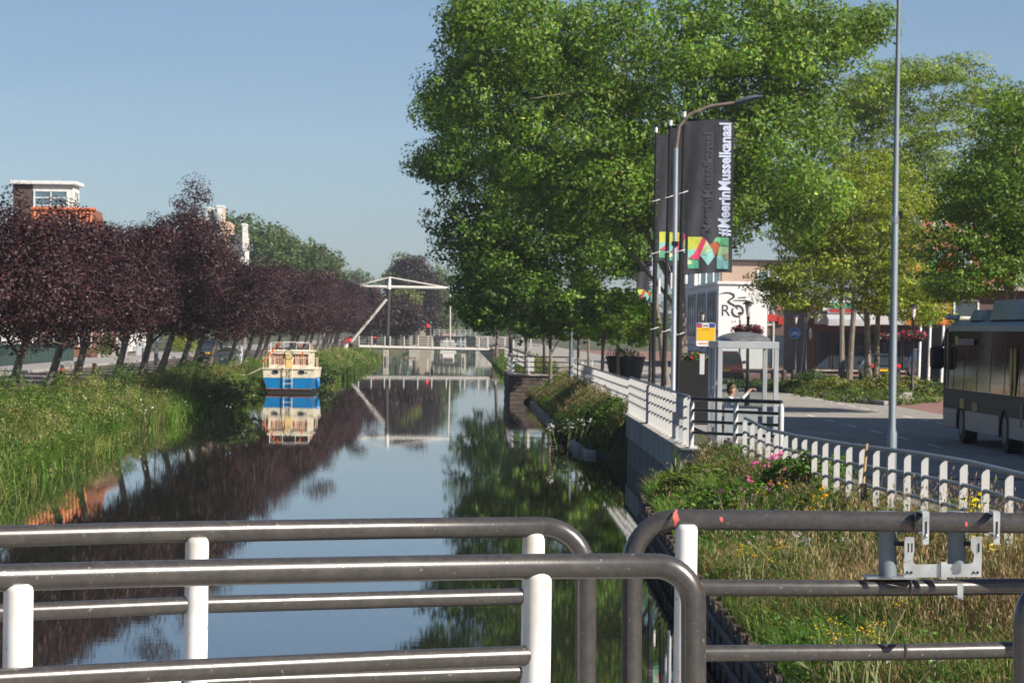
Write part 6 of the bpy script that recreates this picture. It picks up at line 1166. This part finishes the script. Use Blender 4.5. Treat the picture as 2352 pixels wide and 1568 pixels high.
Sv = blades(np.stack([cx_, cy_, cz_], 1), chh, np.full(n_, .005), .35, rng); k3 = np.repeat(np.arange(n_), 5); Sh = leafquads(np.stack([cx_[k3] + rng.normal(0, .025, n_ * 5), cy_[k3], cz_[k3] + chh[k3] * .9 + rng.normal(0, .05, n_ * 5)], 1), rng.normal(size=(n_ * 5, 3)) * [1, 1, .1], .07, .013, rng, 5)
tall = (np.concatenate([Sv, Sh]), pick([(.42, .32, .19, 3), (.36, .26, .15, 2), (.30, .28, .12, 1)], n_ * 7, rng, .15))
mergeg([tall, A[:2], A2[:2], heads(A[2], 3600, 1), heads(A2[2], 1800, 2, .07, .012), weeds(A[2], 12000, 3, .06), weeds(A2[2], 12000, 7, .09)], 'meadow_grass', 'tall mixed green and reddish dry grass on the near right bank')
dm_ = lambda X_, Yv, t: .18 + .25 * t
Cg = rightgrass(203, 30000, 96.5, 169, -.05, 1.05, .55, .016, dm_); mergeg([Cg[:2], heads(Cg[2], 1800, 4, .12, .02), weeds(Cg[2], 14000, 5, .14)], 'middle_bank_grass', 'rough grass and weeds on the middle right bank below the looping railing')
Dg = rightgrass(204, 9000, 190, 362, -.05, 1.2, .7, .035, dm_); mergeg([Dg[:2], weeds(Dg[2], 4000, 6, .3)], 'far_bank_grass', 'grass along the far right bank towards the drawbridge')
def vegAt(x, y, Y): p = P(x, y, Y); return Vector((p.x, Y, zright(p.x, Y)))
# shrubs on the right banks
def rbush(lab, x, y, Y, w, h, pal, seed, n=140, leaf=.07, per=40, flw=None, name='wild_shrub'):
    p = P(x, y, Y); z = zright(p.x, Y); mp = Y / K; zc = p.z - z; o = bush(name, lab, 'shrub', (p.x, Y, z), [(0, 0, max(zc, .15), w * mp, .8, h * mp), (w * mp * .5, .5, max(zc * .6, .1), w * mp * .6, .6, h * mp * .7), (-w * mp * .5, .2, max(zc * .6, .1), w * mp * .6, .6, h * mp * .7)], n, per, .16 if Y < 70 else .3, leaf, pal, seed, asp=.6)
    if flw:
        rng = np.random.default_rng(seed); 
        for k, (fx, fy) in enumerate(flw[1]):
            q = P(fx, fy, Y - .5) - o.location; d = rng.normal(size=(14, 3)) * [.035, .03, .03]; link('blossom', quads('blossom', leafquads(d[:8] * .8 + np.array(q), d[:8] + [0, -1, .4], .045, .042, rng), pick([flw[0] + (1,)], 8, rng, .2), PETAL), o)
    return o
SH1 = [(.075, .16, .016, 4), (.11, .195, .02, 3), (.05, .11, .014, 2), (.16, .22, .035, 1)]
rbush('leafy wild rose bush with pink blossoms beside the near fence', 1850, 1085, 52, 95, 42, SH1, 301, 260, .07, 46, ((.62, .10, .30), [(1785, 1045), (1795, 1040), (1735, 1062), (1755, 1068), (1776, 1052), (1800, 1080), (1830, 1095), (1845, 1100), (1870, 1120), (1720, 1100), (1690, 1128), (1660, 1145), (1812, 1128), (1700, 1150), (1790, 1100), (1770, 1110)]), 'rose_bush')
rbush('bright green bramble at the water edge below the concrete wall', 1600, 1110, 58, 75, 40, [(.12, .18, .02, 3), (.17, .22, .03, 2), (.08, .13, .02, 2)], 302, 200, .085, 40)
rbush('dark green bramble under the rose bush', 1700, 1150, 50, 110, 38, SH1, 303, 230, .075, 44)
rbush('big green elder bush on the middle bank against the concrete wall', 1400, 1000, 101, 55, 45, SH1, 304, 240, .13, 44); rbush('pale flowering weed clump at the foot of the middle bank', 1300, 985, 108, 35, 22, GD, 305, 90, .12, 36, ((.55, .57, .5), [(1290, 975), (1300, 985), (1310, 975), (1305, 965), (1285, 990), (1315, 990)]))
# upright flowering weeds
STEMM = M('weed_stem', (.30, .32, .14), .8)
def weed(lab, x0, ytop, Y, n, hpx, wpx, col, seed, fs=.03, name='ragwort', leafy=0, per=7):
    p = vegAt(x0, ytop + hpx, Y); rng = np.random.default_rng(seed); o = thing(name, lab, 'wildflower', p, 0, 'flowering weeds on the right bank'); mb = MB(); C = []; mp = Y / K; zt_ = P(x0, ytop, Y).z - p.z
    for k in range(n):
        tip = Vector((rng.normal() * wpx * mp * .5, rng.normal() * .12, zt_ * rng.uniform(.7, 1.02))); b_ = Vector((rng.normal() * .05, rng.normal() * .05, -.05)); mid = b_.lerp(tip, .55) + Vector((rng.normal() * .03, 0, 0))
        mb.tube([b_, mid, tip], [.008, .0065, .004], 4)
        for j in range(4): e = tip + Vector((rng.normal() * .05, rng.normal() * .04, abs(rng.normal()) * .05)); mb.tube([mid.lerp(tip, .5), e], .0025, 3); C += [tuple(e + Vector((rng.normal() * .012, rng.normal() * .012, rng.normal() * .01))) for _ in range(per)]
    mb.build('stem', STEMM, o); C = np.array(C); link('blossom', quads('blossom', leafquads(C, rng.normal(size=C.shape) * .4 + [0, -.3, 1], fs, fs * .8, rng), pick([tuple(col) + (1,)], len(C), rng, .15), PETAL), o)
    if leafy: L_ = rng.normal(size=(leafy, 3)) * [wpx * mp * .4, .12, zt_ * .22] + [0, 0, zt_ * .4]; link('leaves', quads('leaves', leafquads(L_, rng.normal(size=(leafy, 3)) + [0, -.5, 1], .09, .025, rng, .5), pick([(.10, .17, .03, 1), (.14, .2, .05, 1)], leafy, rng), LEAF), o)
YF = (.75, .45, .01)
weed('yellow ragwort tuft just above the right railing, left one', 1856, 1152, 42, 3, 60, 18, YF, 1, .028, leafy=30); weed('yellow ragwort tuft just above the right railing, right one', 1882, 1140, 42, 4, 70, 22, YF, 2, .028, leafy=30); weed('small yellow ragwort by the rose bush', 1775, 1110, 47, 3, 50, 25, YF, 3, .025, leafy=20)
weed('loose yellow hawkweed clump at the left, between the two upper right rails', 1718, 1270, 36, 7, 80, 40, YF, 4, .022, 'hawkweed', 20, 3); weed('yellow hawkweed between the upper rails beside the bracket', 1800, 1245, 37, 5, 90, 34, YF, 5, .022, 'hawkweed', 20, 3)
weed('tall branching yellow hawkweed between the lower right rails', 1985, 1400, 25, 10, 190, 80, YF, 6, .02, 'hawkweed', 30, 3); weed('yellow hawkweed left part of the lower right rails', 1925, 1430, 26, 7, 160, 60, YF, 7, .02, 'hawkweed', 30, 3); weed('hawkweed at the bottom edge by the dark water', 1760, 1520, 27, 4, 100, 40, YF, 8, .02, 'hawkweed', 10, 3)
weed('large pale yellow evening primrose over the top right rail', 2248, 1150, 34, 5, 120, 34, (.80, .68, .03), 9, .07, 'evening_primrose', 90, 2); weed('pale yellow evening primrose right of the bracket', 2270, 1250, 32, 4, 90, 40, (.80, .70, .10), 10, .075, 'evening_primrose', 110, 2)
weed('flat white yarrow heads left between the upper right rails', 1830, 1225, 37, 6, 70, 90, (.55, .54, .55), 11, .02, 'yarrow', 10, 6); weed('white yarrow heads between the lower right rails', 2050, 1480, 25, 5, 120, 150, (.55, .54, .55), 12, .016, 'yarrow', 10, 6)
weed('purple thistle heads in the grass above the railing', 1690, 1120, 46, 5, 60, 60, (.33, .07, .25), 13, .03, 'thistle', 40, 4); weed('yellow wildflowers on the middle bank', 1410, 960, 104, 8, 60, 60, YF, 14, .05, 'ragwort', 40, 3); weed('white hogweed umbels at the foot of the middle bank', 1300, 960, 100, 8, 60, 50, (.55, .57, .52), 15, .07, 'hogweed', 60, 5)
# dock leaves at the water edge
dkp = thing('dock_plant', 'large pale dock leaves at the water edge near the concrete wall', 'plant', vegAt(1600, 1130, 60)); C = np.array([(-.45, 0, .35), (-.38, 0, .55), (-.5, .1, .2), (-.3, -.1, .3), (-.42, .1, .7)]); rng = np.random.default_rng(3)
link('leaf', quads('leaf', leafquads(C, rng.normal(size=C.shape) * .3 + [-.4, -1, .3], .42, .14, rng, -3), pick([(.13, .2, .08, 1)], 5, rng), LEAF), dkp); MB().tube([(-.4, 0, -.1), (-.42, 0, .6)], .012, 5).build('stem', STEMM, dkp)
# leaves and scum drifting on the water
rng = np.random.default_rng(77); n_ = 1500; fy = 34 + 150 * rng.random(n_) ** 1.4; fx = np.where(rng.random(n_) < .75, np.array([xl(y) for y in fy]) + .1 + np.abs(rng.normal(0, 1.1, n_)), np.where(rng.random(n_) < .6, np.array([min(xr(y), 4.2) for y in fy]) - np.abs(rng.normal(0, .8, n_)), rng.uniform(-8, 3, n_)))
C = np.stack([fx, fy, np.full(n_, .012)], 1); stuff(link('floating_leaves', quads('floating_leaves', leafquads(C, np.tile([0, 0, 1.], (n_, 1)) + rng.normal(0, .04, (n_, 3)), .07, .05, rng), pick([(.12, .16, .04, 3), (.25, .2, .08, 2), (.08, .11, .03, 2)], n_, rng), LEAF)), 'scattered fallen leaves and weed drifting on the canal edges', 'leaves')
# brick block out of frame on the right whose shadow covers the near road
ab = thing('apartment_block', 'brick apartment block right of the frame that shades the near road', 'building', (21.4, -14, 1.4)); MB().box(0, 12, 0, 99, 0, 11.8).build('wall', BR_R, ab); MB().rbox(-.4, 12.4, -.4, 99.4, 11.803, 12.1, .05).build('roof_edge', WHITE, ab)
for r in range(3):
    for k in range(19): win(ab, '-x', 2 + k * 5, 1 + r * 3.1, 1.6, 1.7, 0, nx=2)
# ------------------------------------------------------------------ thin summer haze
hz_ = MB().box(-4300, 4300, -120, 4300, -2, 46).build('haze', bpy.data.materials.new('haze_air')); hm = hz_.data.materials[0]; hm.use_nodes = True; hm.node_tree.nodes.clear()
ou = hm.node_tree.nodes.new('ShaderNodeOutputMaterial'); pv = hm.node_tree.nodes.new('ShaderNodeVolumePrincipled'); pv.inputs['Color'].default_value = (.78, .86, .95, 1); pv.inputs['Density'].default_value = .0002; pv.inputs['Anisotropy'].default_value = .2
hm.node_tree.links.new(pv.outputs[0], ou.inputs['Volume']); stuff(hz_)
